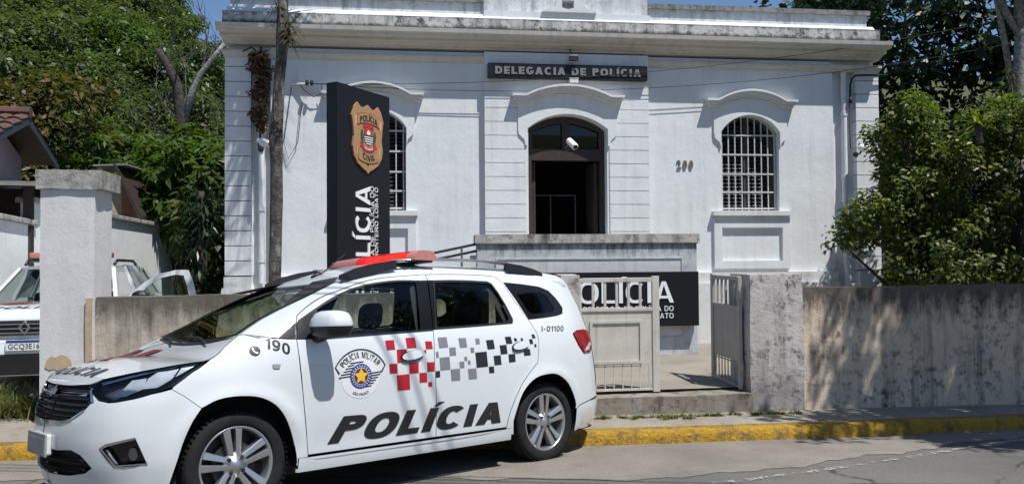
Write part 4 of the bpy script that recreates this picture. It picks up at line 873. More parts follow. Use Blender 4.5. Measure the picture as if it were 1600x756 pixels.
simple('seat_fabric',(.022,.022,.024),.9,var=.15); simple('trim_dark',(.02,.02,.021),.8,var=.1)
simple('lamp_shell',(.07,.075,.08),.5,var=.3,scale=20); simple('fog_glass',(.06,.06,.062),.3,var=.2); simple('lens_clear',(.30,.30,.29),.35,var=.1); simple('lamp_red',(.28,.008,.012),.12,var=.2,spec=.6); simple('plate_grey',(.33,.33,.34),.5,var=.2,scale=30); simple('lamp_inner',(.58,.61,.64),.3,.2,var=.3,scale=12)
glass('car_glass',(.84,.93,.89),.01,1.42); glass('lamp_glass',(.88,.91,.94),.01,1.3)
def dec(k): return [tuple(p) for p in TR[k]]
def wrap_panel(name,loops,mat,sides=(1,),off=0.0,grid=.045,flange=.014,parent=None):
    """a skin of the body shell cut along loops in (u,z); flange turns its edges inwards"""
    v2,f2=tri2d(loops,(grid,grid) if grid else None)
    a=np.array(v2); p=P(a[:,0],a[:,1],off); n=PN(a[:,0],a[:,1])
    V=[];F=[];N=[]
    for s in sides:
        b=len(V); V+=[(q[0],s*q[1],q[2]) for q in p]; N+=[(q[0],s*q[1],q[2]) for q in n]
        for t in f2:
            q=[a[i] for i in t]; ar=(q[1][0]-q[0][0])*(q[2][1]-q[0][1])-(q[1][1]-q[0][1])*(q[2][0]-q[0][0])
            t2=t if ar>0 else t[::-1]
            F.append(tuple(b+i for i in (t2 if s<0 else t2[::-1])))
    nf=len(F)
    if flange:
        for s in sides:
            for L in loops:
                # resample so the edge follows the shell
                R2=[]
                for i in range(len(L)):
                    A=L[i];B=L[(i+1)%len(L)]; k=max(1,int(math.hypot(A[0]-B[0],A[1]-B[1])/grid)) if grid else 1
                    R2+=[(A[0]+(B[0]-A[0])*j/k,A[1]+(B[1]-A[1])*j/k) for j in range(k)]
                q=np.array(R2); e0=P(q[:,0],q[:,1],off); e1=P(q[:,0],q[:,1],off-flange); b=len(V); m=len(R2)
                V+=[(w[0],s*w[1],w[2]) for w in e0]+[(w[0],s*w[1],w[2]) for w in e1]
                F+=[(b+i,b+(i+1)%m,b+m+(i+1)%m,b+m+i) for i in range(m)]
                nn=e0-e1
                pn=PN(q[:,0],q[:,1]); d=np.roll(e0,-1,0)-np.roll(e0,1,0); on=np.cross(d,pn); on/=np.maximum(1e-9,np.linalg.norm(on,axis=1))[:,None]
                N+=[(w[0],s*w[1],w[2]) for w in on]*2
    o=mesh_obj(name,V,F,mat,parent or CAR,True,N)
    return o
def inset_poly(L,g):
    """shrink a polygon by g (panel gap)"""
    A=sum(L[i][0]*L[(i+1)%len(L)][1]-L[(i+1)%len(L)][0]*L[i][1] for i in range(len(L)))
    s=1 if A>0 else -1; out=[]
    for i in range(len(L)):
        p0,p1,p2=Vector(L[i-1]),Vector(L[i]),Vector(L[(i+1)%len(L)])
        d1=(p1-p0);d2=(p2-p1)
        if d1.length<1e-6 or d2.length<1e-6: continue
        d1.normalize(); d2.normalize(); n1=Vector((-d1.y,d1.x))*s; n2=Vector((-d2.y,d2.x))*s; b=n1+n2
        if b.length<1e-4: b=n1
        b=b/max(.35,(b.length_squared/2)); out.append(tuple(p1+b*g))
    return out
def smooth_open(pts,n=4):
    out=[]
    for i in range(len(pts)-1):
        p0=pts[max(i-1,0)];p1=pts[i];p2=pts[i+1];p3=pts[min(i+2,len(pts)-1)]
        for j in range(n):
            t=j/n; out.append(tuple(.5*((2*p1[k])+(-p0[k]+p2[k])*t+(2*p0[k]-5*p1[k]+4*p2[k]-p3[k])*t*t+(-p0[k]+3*p1[k]-3*p2[k]+p3[k])*t**3) for k in (0,1)))
    out.append(tuple(pts[-1])); return out
GAP=.0025
U0=UX(0); UR=UX(2.605)
# key lines
ds=dec('door_seam'); ds[0]=(1.9005,.330)
seam_low=ds[:5]; seam_up=ds[4:]; SLX=seam_low[-1]
arcF=smooth_open(dec('arch_f'),3); arcR=smooth_open(dec('arch_r'),3)
bs=smooth_open(dec('bseam'),3); bs=[p for p in bs if p[1]>.342]+[(2.9135,.330)]; BB=(2.9005,1.0895); BT=dec('bseam')[0]
dlo=dec('dlo_front'); dr=dec('dlo_rear'); qu=dec('quarter'); qi=dec('quarter_in')
cowl=dec('apillar_in')[0]; apil=smooth_open(dec('apillar_in'),7)
roofedge=smooth_open([apil[-1],(2.44,1.505),(2.66,1.548),(2.9,1.566),(3.3,1.574),(3.8,1.574),(4.2,1.565),(4.5,1.545),(4.66,1.52),(4.80,1.475)],4)
head=dec('headlamp'); gr=dec('grille')
# front bumper
bsm=dec('bseamF')
hb_=[bsm[0]]+head[9:14]+[(.552,.8107)]
arcF_front=[p for p in arcF if p[0]<bsm[2][0]-.004]+[bsm[2]]
bump=[(0,.205),(.6,.205),(1.0,.225)]+arcF_front+[bsm[1]]+hb_+[(.585,.752),(.592,.7364),(.5416,.6904),(.4211,.6355),(.3117,.6169),(.1314,.612),(0,.61),(0,.457),(.2749,.4564),(.4429,.4684),(.5265,.446),(.6093,.3759),(.5489,.3451),(.3922,.3217),(.1991,.3126),(0,.312)]
fog=dec('fog')
wrap_panel('front_bumper',[inset_poly(bump,.001),fog],M['car_white'],(1,-1))
wrap_panel('grille',[[(0,.60),(.3117,.605),(.43,.625),(.55,.685),(.60,.735),(.56,.80),(.552,.84),(0,.823)]],M['car_black'],(1,-1),off=-.028)
G=[]
for z,ue in ((.815,.54),(.772,.53),(.735,.575),(.70,.545),(.665,.48),(.636,.40)):
    wrap_panel('grille_slat',[[(0,z-.008),(ue,z-.004),(ue,z+.008),(0,z+.006)]],M['chrome'] if z==.772 else M['trim_dark'],(1,-1),off=.002 if z!=.815 else -.006,flange=.03,grid=.08)
wrap_panel('grille_trim',[[(.545,.80),(.585,.737),(.605,.735),(.563,.803)]],M['chrome'],(1,-1),off=.004)
wrap_panel('grille_trim',[[(0,.606),(.13,.608),(.31,.613),(.42,.632),(.5416,.688),(.5416,.694),(.42,.641),(.31,.622),(.13,.617),(0,.615)]],M['chrome'],(1,-1),off=.004)
wrap_panel('emblem',[[(0,.752),(.035,.752),(.04,.765),(.085,.765),(.095,.797),(.045,.797),(.042,.812),(0,.812)]],M['chrome'],(1,-1),off=.016,flange=.02)
wrap_panel('intake',[[(0,.30),(.4,.31),(.62,.365),(.62,.385),(.53,.455),(.44,.478),(0,.466)]],M['trim_dark'],(1,-1),off=-.05,flange=0)
for z in (.36,.41): wrap_panel('intake_bar',[[(0,z-.008),(.52,z-.008),(.53,z+.008),(0,z+.008)]],M['car_black'],(1,-1),off=-.02)
for s in (1,-1):
    f=wrap_panel('fog_bezel',[fog],M['car_black_gloss'],(s,),off=-.03)
    wrap_panel('bezel_trim',[[(.675,.4828),(.7138,.5101),(.8703,.541),(.873,.53),(.72,.497),(.69,.4828),(.765,.393),(.9369,.397),(.9369,.3864),(.7571,.3818)]],M['chrome'],(s,),off=.002,flange=.03,parent=f)
    wrap_panel('day_lamp',[[(.70,.478),(.722,.475),(.775,.40),(.757,.396)]],M['decal_lamp'] if 'decal_lamp' in M else M['lamp_inner'],(s,),off=-.01,parent=f)
    c=[(.858+.033*math.cos(a*.3927)*.8,.448+.036*math.sin(a*.3927)) for a in range(16)]; wrap_panel('fog_lamp',[c],M['fog_glass'],(s,),off=-.018,flange=.01,parent=f)
# number plate, slanted off the bumper
b=MB(); b.box(-.882,-.871,-.2,.2,.415,.545); pl=b.build('number_plate',M['plate_grey'],CAR,bevel=.004)
b=MB(); b.box(-.8845,-.8825,-.192,.192,.425,.518); b.build('plate_field',M['decal_white2'] if 'decal_white2' in M else M['plate_grey'],pl)
b=MB(); b.box(-.871,-.83,-.19,.16,.42,.54); b.build('plate_holder',M['car_white'],CAR,bevel=.01)
# headlamps
hin=inset_poly(head,.004)
for s in (1,-1):
    h=wrap_panel('headlamp',[hin],M['lamp_shell'],(s,),off=-.055,flange=-.055)
    wrap_panel('lens_cover',[hin],M['lamp_glass'],(s,),off=-.001,flange=0,parent=h)
    wrap_panel('reflector',[[(.70,.765),(.80,.762),(.90,.80),(.92,.86),(.83,.85),(.78,.80)]],M['lamp_inner'],(s,),off=-.010,flange=.02,parent=h)
    wrap_panel('reflector',[[(.89,.80),(.98,.805),(1.06,.85),(1.10,.905),(.98,.89),(.93,.86)]],M['lamp_inner'],(s,),off=-.010,flange=.02,parent=h)
    wrap_panel('indicator',[[(1.08,.86),(1.13,.885),(1.22,.932),(1.19,.935),(1.12,.915)]],M['lamp_inner'],(s,),off=-.02,flange=.02,parent=h)
    wrap_panel('lamp_brow',[[(.60,.842),(.8859,.892),(1.0739,.921),(1.2164,.939),(1.2164,.931),(1.07,.91),(.88,.876),(.62,.825)]],M['chrome'],(s,),off=-.015,parent=h)
# front wings
sail0=dec('dlo_front')[0]
fend=[bsm[2]]+[p for p in arcF if p[0]>bsm[2][0]+.004]+[(1.838,.268),(1.8985,.27)]+seam_low[:]+[sail0,(1.545,1.092),cowl,(1.40,1.02),dec('hood_seam')[0],head[5],head[6],head[7],head[8],bsm[0],bsm[1]]
for s in (1,-1): wrap_panel('front_wing',[inset_poly(fend,GAP)],M['car_white'],(s,))
# body side frame: pillars, roof rail, rear quarter
arch_off=[ds[-1],(3.83,.735),(3.74,.65),(3.67,.55),(3.615,.44),(3.585,.330)]
frame=[(1.545,1.092),sail0,SLX]+smooth_open(seam_up,3)[1:]+arch_off[1:]+[(3.585,.27),(3.66,.268)]+[p for p in arcR if p[1]>.34 and p[0]>3.6325][:-1]+[(4.425,.43),(4.6,.455),(4.80,.475),(4.80,1.0),(4.80,1.25)]+[p for p in reversed(roofedge)]+[p for p in reversed(apil[:-1])]
tail_h=[(4.4252,1.0261),(4.5104,1.0534),(4.65,1.057),(4.78,1.035),(4.79,.94),(4.6867,.8674),(4.5515,.8609),(4.4806,.9326)]
for s in (1,-1):
    wrap_panel('body_side',[inset_poly(frame,GAP),qu,tail_h],M['car_white'],(s,))
    tl_=wrap_panel('tail_lamp',[tail_h],M['lamp_red'],(s,),off=.012,flange=.03)
    wrap_panel('reflector',[[(4.55,.875),(4.65,.882),(4.74,.93),(4.70,.95),(4.6,.905)]],M['lamp_inner'],(s,),off=.013,flange=.002,parent=tl_)
    w_=wrap_panel('quarter_window',[inset_poly(qu,.002),qi],M['car_black_gloss'],(s,),off=-.003)
    wrap_panel('pane',[qi],M['car_glass'],(s,),off=-.006,flange=0,parent=w_)
# doors
fd=seam_low+[dlo[9],dlo[8],dlo[7],BB]+[p for p in bs if p[1]<1.082]
sup=smooth_open(seam_up,3)
ftop=[p for p in sup if 1.172<=p[1] and p[0]<BT[0]-.01]+[BT]
dtop=smooth_open([(1.8395,1.165)]+dlo[1:7]+[(BT[0]-.001,1.456)],3)
fframe=ftop+dtop[::-1]
rtop=[BT]+[p for p in sup if p[0]>BT[0]+.01]
i_end=min(range(len(rtop)),key=lambda i:(rtop[i][0]-ds[-1][0])**2+(rtop[i][1]-ds[-1][1])**2); rtop=rtop[:i_end+1]
gl=[(2.9153,1.0895)]+[dr[9],dr[8],dr[7],dr[6],dr[5],dr[4],dr[3],dr[2],dr[1],dr[0]]
rd=[(2.9135,.330)]+[p for p in reversed(bs) if .345<p[1]<1.082]+[BB]+gl+[(BT[0]+.001,1.456)]+rtop[:]+arch_off[1:]
def handle(par,c,s,u0,u1,z0,z1):
    el=[(( u0+u1)/2+(u1-u0)/2*math.cos(a*.314),(z0+z1)/2+(z1-z0)/2*math.sin(a*.314)+.012*math.cos(a*.314)) for a in range(20)]
    wrap_panel('handle_recess_shade',[el],M['decal_grey'],(s,),off=.0035,flange=0,grid=.05,parent=par)  # flat grey patch painted as the shade of a recess, no hollow modelled
    el2=[((u0+u1)/2+(u1-u0)/2*1.0*math.cos(a*.314),(z0+z1)/2+.012+(z1-z0)/2*.72*math.sin(a*.314)+.012*math.cos(a*.314)) for a in range(20)]
    wrap_panel('handle',[el2],M['car_white'],(s,),off=.022,flange=.018,grid=.03,parent=par)
DOORS={}
for s in (1,-1):
    d=wrap_panel('front_door',[inset_poly(fd,GAP)],M['car_white'],(s,)); DOORS[s]=d
    wrap_panel('door_frame',[inset_poly(fframe,.002)],M['car_white'],(s,),parent=d)
    wrap_panel('window',[[(1.99,1.054),dlo[8],dlo[7],dlo[6]]+[p for p in dtop[::-1] if 2.0<p[0]<dlo[6][0]-.005]+[(1.99,1.243)]],M['car_glass'],(s,),off=-.008,flange=0,parent=d)
    wrap_panel('mirror_sail',[[(1.8225,1.0565),(1.998,1.0569),(1.998,1.249),(1.8420,1.1640)]],M['car_black'],(s,),off=.001,parent=d)
    wrap_panel('pillar_cover',[[(dlo[7][0],1.0875),(BB[0]-.002,1.0915),(BT[0]-.004,1.455),(dlo[6][0],1.453)]],M['car_black_gloss'],(s,),off=-.002,parent=d)
    wrap_panel('belt_seal',[[(1.985,1.047),(2.16,1.0545),(2.787,1.079),(2.898,1.084),(2.898,1.096),(2.787,1.091),(2.16,1.0715),(1.985,1.063)]],M['car_black'],(s,),off=.004,parent=d)
    wrap_panel('top_seal',[dtop+[(p[0],p[1]-.012) for p in dtop[::-1]]],M['car_black'],(s,),off=.0015,parent=d)
    handle(d,None,s,2.592,2.785,.864,.950)
    d=wrap_panel('rear_door',[inset_poly(rd,GAP)],M['car_white'],(s,)); DOORS[(s,2)]=d
    wrap_panel('window',[gl],M['car_glass'],(s,),off=-.008,flange=0,parent=d)
    wrap_panel('pillar_cover',[[(BB[0]+.002,1.0915),(2.946,1.0935),(3.048,1.4560),(BT[0]+.004,1.4555)]],M['car_black_gloss'],(s,),off=-.002,parent=d)
    ins=inset_poly(gl,.016); wrap_panel('window_seal',[gl,ins],M['car_black'],(s,),off=.0015,parent=d)
    wrap_panel('rear_divider',[[(3.62,1.119),dr[8],dr[7],dr[6],(3.652,1.2682),(3.676,1.16)]],M['car_black'],(s,),off=.001,parent=d)
    handle(d,None,s,3.645,3.828,.896,.979)
    wrap_panel('mirror_base',[[(sail0[0]+.004,sail0[1]+.003),(1.8145,1.0580),(1.8330,1.1580)]],M['car_black'],(s,),off=.001)
    wrap_panel('sill',[[(1.826,.232),(3.63,.232),(3.625,.318),(1.830,.318)]],M['car_white'],(s,),off=.014,flange=.03)
    # mirror
    m=MB()
    b=bmesh.new(); bmesh.ops.create_cube(b,size=1); bmesh.ops.subdivide_edges(b,edges=b.edges[:],cuts=3,use_grid_fill=True)
    for v in b.verts:
        q=v.co*2; nn=(abs(q.x)**4+abs(q.y)**4+abs(q.z)**3.2)**.25; r=q/max(nn,1e-6)*max(abs(q.x),abs(q.y),abs(q.z))
        v.co=Vector((.52+r.x*(.085-.02*max(0,r.z))+.03*r.y,s*(1.0+r.y*(.125-.02*abs(r.z))),1.140+r.z*.088))
    up=b.copy(); geom=b.verts[:]+b.edges[:]+b.faces[:]; bmesh.ops.bisect_plane(b,geom=geom,plane_co=(0,0,1.128),plane_no=(0,0,-1),clear_outer=True)
    bmesh.ops.bisect_plane(up,geom=up.verts[:]+up.edges[:]+up.faces[:],plane_co=(0,0,1.128),plane_no=(0,0,1),clear_outer=True)
    for bmx,nm,mt in ((b,'mirror_cap',M['car_white']),(up,'mirror_body',M['car_black'])):
        bmesh.ops.recalc_face_normals(bmx,faces=bmx.faces); me=bpy.data.meshes.new(nm); bmx.to_mesh(me); bmx.free(); me.materials.append(mt); me.polygons.foreach_set('use_smooth',[True]*len(me.polygons)); o=bpy.data.objects.new(nm,me); COL.objects.link(o); o.parent=CAR
    b2=MB(); b2.tube([(.50,s*.80,1.06),(.51,s*.90,1.065),(.52,s*.99,1.09)],[.045,.035,.03],8); b2.build('mirror_arm',M['car_black'],CAR,smooth=True)
# tail end
wrap_panel('tailgate',[[(4.803,.478),(UMAX,.478),(UMAX,1.53),(4.90,1.50),(4.803,1.475)],[(4.90,1.08),(UMAX-.0,1.08),(UMAX,1.42),(4.92,1.42)][:0] or [(4.9,1.1),(5.56,1.1),(5.56,1.42),(4.92,1.42)]],M['car_white'],(1,-1))
wrap_panel('rear_window',[[(4.9,1.1),(UMAX,1.1),(UMAX,1.42),(4.92,1.42)]],M['car_glass'],(1,-1),off=-.006,flange=0)
wrap_panel('rear_bumper',[[(4.400,.215),(UMAX,.215),(UMAX,.473),(4.80,.471),(4.6,.451),(4.428,.427),(4.391,.40),(4.3985,.2955)]],M['car_white'],(1,-1),off=.003,flange=.025)
# roof, bonnet, windscreen
def cross(o,n=17):
    return o
def skin(name,rows,mat,parent=None,flange=.02):
    nr=len(rows);nc=len(rows[0]); v=[p for r in rows for p in r]; f=[(i*nc+j,(i+1)*nc+j,(i+1)*nc+j+1,i*nc+j+1) for i in range(nr-1) for j in range(nc-1)]
    m=MB(); m.v=v;m.f=f; o=m.build(name,mat,parent or CAR,smooth=True); 
    return o
S_=[-1+2*i/20 for i in range(21)]
def row(p,bow,crown): return [(p[0]-bow*(1-s*s),p[1]*s,p[2]+crown*(1-s*s)) for s in S_]
def bowf(k): return k
ap=np.array(apil); PA=P(ap[:,0],ap[:,1],-.002)
nA=len(PA)
WB0,WB1=.05,.04
rows=[row(PA[i],WB0+(WB1-WB0)*i/(nA-1),-.045+.035*i/(nA-1)) for i in range(nA)]
ws=skin('windscreen',rows,M['car_glass'])
# dark band round the screen
edge=[]
b=MB()
for i in range(nA-1):
    for s in (-1,1):
        p0=Vector(PA[i]);p1=Vector(PA[i+1]); q=[]
        r0=rows[i];r1=rows[i+1]; k0,k1=(20,19) if s>0 else (0,1)
        bb=len(b.v); up=Vector((-.003,0,.003)); b.v+=[tuple(Vector(x)+up) for x in (r0[k0],r0[k1],r1[k1],r1[k0])]; b.f.append((bb,bb+1,bb+2,bb+3))
bb=len(b.v)
for (ra,rb_) in ((rows[-1],rows[-2]),(rows[0],rows[1])):
    bb=len(b.v); b.v+=[tuple(Vector(x)+Vector((-.003,0,.003))) for x in ra]+[tuple(Vector(x)+Vector((-.003,0,.003))) for x in rb_]
    b.f+=[(bb+i,bb+i+1,bb+21+i+1,bb+21+i) for i in range(20)]
b.build('screen_border',M['car_black_gloss'],ws)
re=np.array(roofedge[:-2]); PR=P(re[:,0],re[:,1],-.002); nR=len(PR)
rows=[]
for i in range(nR):
    t=i/(nR-1); k=max(0,1-t*3.0)
    rows.append(row(PR[i],WB1*k*k, -.01+.062*min(1,t*3.5)-.012*t))
roof=skin('roof',rows,M['car_white'])
hb=[cowl,(1.40,1.02),(1.2774,.952),(1.17,.938),(1.0739,.9276),(.98,.9135),(.8859,.9005),(.76,.882),(.637,.8627),(.5459,.8352),(.42,.828),(.28,.821),(.14,.8175),(.0,.8159)]
hp=smooth_open(hb,3); hq=np.array(hp); PH=P(hq[:,0],hq[:,1],-.001); nH=len(PH)
CRX=[-.90,-.8,-.57,-.38,-.18,.02]; CRV=[0.0,.004,.012,.034,.012,-.040]
rows=[row(PH[i],WB0*max(0,1-i/(nH*.8)),float(np.interp(PH[i][0],CRX,CRV))*min(1,PH[i][1]/.45)) for i in range(nH)]
bon=skin('bonnet',rows,M['car_white'])
def hood_z(x,y):
    best=None
    for i,r in enumerate(rows):
        for k in range(20):
            pass
    return 0
# decals on the bonnet: lettering and the red / dark band
def bon_map(ti,s):
    """ti row index (float), s -1..1 -> point slightly above the bonnet"""
    i=max(0,min(nH-2,int(ti))); f=ti-i; k=(s+1)*10; j=max(0,min(19,int(k))); g=k-j
    a=Vector(rows[i][j]).lerp(Vector(rows[i][j+1]),g); c=Vector(rows[i+1][j]).lerp(Vector(rows[i+1][j+1]),g)
    return tuple(a.lerp(c,f)+Vector((-.002,0,.004)))
def bon_decal(name,loops,mat):
    """loops in (y, x) car metres"""
    xs_=[ -0.0 for _ in rows]
    def fn(y,x,d):
        # find the row with that x at y
        lo=0
        for i in range(nH-1):
            yb=max(.05,PH[i][1]); s=max(-1,min(1,y/yb)); xx=rows[i][10][0]+(rows[i][20][0]-rows[i][10][0])*s*s
            if xx<=x: lo=i;break
        yb=max(.05,PH[lo][1]); s=max(-1,min(1,y/yb)); xa=rows[lo][10][0]+(rows[lo][20][0]-rows[lo][10][0])*s*s
        if lo>0:
            yb0=max(.05,PH[lo-1][1]); s0=max(-1,min(1,y/yb0)); xb=rows[lo-1][10][0]+(rows[lo-1][20][0]-rows[lo-1][10][0])*s0*s0
            f=0 if abs(xb-xa)<1e-6 else max(0,min(1,(x-xa)/(xb-xa)))
            a=Vector(bon_map(lo,s)); c=Vector(bon_map(lo-1,s0)); return tuple(a.lerp(c,f))
        return bon_map(lo,s)
    b=MB(); b.prism(loops,fn,0,0,back=False,grid=(.05,.05)); o=b.build(name,mat,bon,fix=False,smooth=True); return o
tl=word('POLÍCIA',.22,.12,0,.11,1.02)
bon_decal('lettering',[[(y-.66,-.685+x*1.0) for y,x in L] for L in tl],M['decal_black'])
random.seed(5)
for y0,y1,x0,x1,mt in ((-.14,.02,-.36,-.22,'decal_maroon'),(-.32,-.14,-.24,-.10,'decal_maroon'),(-.34,-.14,-.46,-.34,'decal_maroon'),(-.50,-.34,-.36,-.22,'decal_maroon'),(-.64,-.50,-.24,-.10,'decal_maroon'),(-.64,-.50,-.46,-.36,'decal_maroon')):
    bon_decal('chequer',[[(y0,x0),(y1,x0),(y1,x1),(y0,x1)]],M[mt])
b=MB(); b.tube([(.05,-.62,1.06),(.0,-.3,1.035),(-.01,0,1.03),(.0,.3,1.035),(.05,.62,1.06)],.016,6); b.build('cowl_trim',M['car_black'],CAR,smooth=True)
for y0,y1 in ((.45,-.15),(-.15,-.6)):
    b=MB(); b.tube([(-.05,y0,1.045),(.03,(y0+y1)/2,1.075),(.05,y1,1.085)],.008,5); b.build('wiper',M['car_black'],CAR)
# dark inner shell behind the gaps, wheel liners, floor
low=[(0,.24),(1.02,.24)]+[(U0+.43*math.cos(R_(a)),.335+.43*math.sin(R_(a))) for a in range(190,-12,-10)]+[(UR-.43,.24)]+[(UR+.43*math.cos(R_(a)),.335+.43*math.sin(R_(a))) for a in range(180,-12,-10)]+[(UMAX,.24),(UMAX,1.0),(1.9,1.02),(1.45,1.0),(1.2,.88),(.95,.83),(.5,.78),(0,.77)]
wrap_panel('inner_shell',[low],M['seam_dark'],(1,-1),off=-.065,flange=0,grid=.08)
for nm,L in (('b',[(2.77,1.0),(2.845,1.49),(3.01,1.49),(2.93,1.0)]),('c',[(3.69,1.0),(3.57,1.49),(3.78,1.49),(3.96,1.0)]),('r',[(1.76,1.15),(2.0,1.28),(2.3,1.42),(2.7,1.48),(3.3,1.49),(3.8,1.47),(3.8,1.53),(3.2,1.55),(2.6,1.53),(2.2,1.45),(1.95,1.32),(1.7,1.15)]),('d',[(4.35,1.0),(4.42,1.2),(4.3,1.45),(4.75,1.45),(4.78,1.0)])):
    wrap_panel('inner_pillar',[L],M['trim_dark'],(1,-1),off=-.03,flange=0,grid=.08)
for x in (0,2.605):
    for s in (1,-1):
        b=MB()
        for k in range(19):
            a=math.pi*1.12*k/18-.19
            for y in (.79,.5): b.v.append((x+.405*math.cos(a),s*y,.335+.405*math.sin(a)))
        b.f=[(2*k,2*k+1,2*k+3,2*k+2) for k in range(18)]; b.build('wheel_liner',M['trim_dark'],CAR)
b=MB(); b.box(-.45,3.1,-.70,.70,.205,.30); b.build('underbody',M['trim_dark'],CAR)
b=MB(); b.box(-.45,.45,-.60,.60,.30,.74); b.build('engine_bay',M['trim_dark'],CAR)
# cabin
b=MB(); b.hull8([(.15,-.70,.7),(.62,-.70,.7),(.62,.70,.7),(.15,.70,.7),(.02,-.66,1.0),(.60,-.70,1.02),(.60,.70,1.02),(.02,.66,1.0)]); b.build('dashboard',M['trim_dark'],CAR,bevel=.03)
b=MB(); b.lathe([(.185+.014*math.cos(k*.785),.014*math.sin(k*.785)) for k in range(9)],lambda x,y,a:(.72+a*.9-y*.4,.37+x,.99+y*.9+a*.4),24); b.tube([(.72,.37-.18,.99),(.72,.37+.18,.99)],.015,6); b.tube([(.70,.37,.98),(.55,.37,.9)],.03,6); b.build('steering_wheel',M['car_black'],CAR,smooth=True)
def seat(x,y,w,rest=True):
    q=MB(); q.hull8([(x-.45,y-w,.36),(x+.1,y-w,.36),(x+.1,y+w,.36),(x-.45,y+w,.36),(x-.45,y-w,.55),(x+.1,y-w,.50),(x+.1,y+w,.50),(x-.45,y+w,.55)]); so_=q.build('seat_cushion',M['seat_fabric'],CAR,bevel=.05)
    q=MB(); q.hull8([(x+.0,y-w,.5),(x+.12,y-w,.5),(x+.12,y+w,.5),(x+.0,y+w,.5),(x+.16,y-w*.75,1.08),(x+.25,y-w*.75,1.08),(x+.25,y+w*.75,1.08),(x+.16,y+w*.75,1.08)]); q.build('seat_back',M['seat_fabric'],CAR,bevel=.045)
    hs=[y] if w<.3 else [y-w*.62,y+w*.62]
    for yy in hs:
        bm=bmesh.new(); bmesh.ops.create_uvsphere(bm,u_segments=16,v_segments=12,radius=1)
        for v in bm.verts:
            c=v.co; k=lambda t:math.copysign(abs(t)**.6,t); v.co=Vector((x+.215+.052*k(c.x)+.02*c.z,yy+.125*k(c.y),1.20+.098*k(c.z)))
        me=bpy.data.meshes.new('headrest'); bm.to_mesh(me); bm.free(); me.materials.append(M['seat_fabric']); me.polygons.foreach_set('use_smooth',[True]*len(me.polygons)); o=bpy.data.objects.new('headrest',me); COL.objects.link(o); o.parent=CAR
        for dy in (-.04,.04):
            q=MB(); q.tube([(x+.205,yy+dy,1.05),(x+.21,yy+dy,1.14)],.007,5); q.build('headrest_post',M['chrome'],CAR)
seat(1.0,.37,.25); seat(1.0,-.37,.25); seat(1.95,0,.60); 
b=MB(); b.tube([(1.42,.66,1.36),(1.40,.62,1.05),(1.05,.58,.72)],.022,5); b.build('seat_belt',M['car_black'],CAR)
# wheels
def wheel(x,s,spin):
    y0=.805; f=lambda a,b_,ax,s=s,x=x:(x+a,s*(y0+ax),.322+b_)
    prof=[(.226,-.02),(.232,-.003),(.245,.004),(.275,.006),(.298,.001),(.311,-.012),(.318,-.03),(.3215,-.06),(.322,-.10),(.3215,-.14),(.316,-.18),(.30,-.198),(.23,-.20)]
    b=MB(); b.lathe(prof,f,56); ty=b.build('wheel',M['tyre'],CAR,smooth=True)
    g=MB()
    for k in range(64):
        a=2*math.pi*k/64
        for yy in (-.035,-.155):
            c,sn=math.cos(a),math.sin(a); c2,s2=math.cos(a+.045),math.sin(a+.045); yy2=yy+.035
            g.hull8([f(.319*c,.319*sn,yy),f(.319*c2,.319*s2,yy),f(.319*c2,.319*s2,yy2),f(.319*c,.319*sn,yy2),f(.3228*c,.3228*sn,yy),f(.3228*c2,.3228*s2,yy),f(.3228*c2,.3228*s2,yy2),f(.3228*c,.3228*sn,yy2)])
    g.build('tread',M['tyre'],ty)
    b=MB(); b.lathe([(.205,-.12),(.208,-.03),(.216,-.008),(.226,-.004),(.2305,-.010),(.228,-.03),(.228,-.12)],f,56); b.build('rim',M['rim_silver'],ty,smooth=True)
    b=MB(); b.lathe([(0,-.10),(.10,-.10),(.207,-.115)],f,40); b.build('wheel_back',M['rim_dark'],ty,smooth=True)
    b=MB(); b.lathe([(0,-.055),(.135,-.055),(.135,-.085)],f,40); b.build('brake_disc',M['rim_dark'],ty)
    for k in range(5):
        a0=R_(spin+72*k)
        for e in (-1,1):
            q=MB()
            def pt(rad,off,dep): 
                c,sn=math.cos(a0),math.sin(a0); return f(rad*c-off*sn,rad*sn+off*c,dep)
            i0=e*.006;i1=e*.034;o0=e*.016;o1=e*.062
            q.hull8([pt(.045,i0,-.06),pt(.045,i1,-.06),pt(.212,o1,-.075),pt(.212,o0,-.075),pt(.045,i0,-.016),pt(.045,i1,-.022),pt(.212,o1,-.012),pt(.212,o0,-.006)])
            q.build('spoke',M['rim_silver'],ty,bevel=.004)
    b=MB(); b.lathe([(0,-.004),(.028,-.006),(.034,-.014),(.075,-.022),(.078,-.05)],f,24); b.build('hub_cap',M['rim_silver'],ty,smooth=True)
    for k in range(4):
        a=R_(spin+45+90*k); b=MB(); b.lathe([(0,.0),(.009,0),(.010,-.012),(.013,-.014),(.013,-.022)],lambda p,q2,ax,a=a:f(.055*math.cos(a)+p,.055*math.sin(a)+q2,ax-.004),10); b.build('wheel_nut',M['rim_dark'],ty)
for s in (1,-1): wheel(0,s,97); wheel(2.605,s,90)
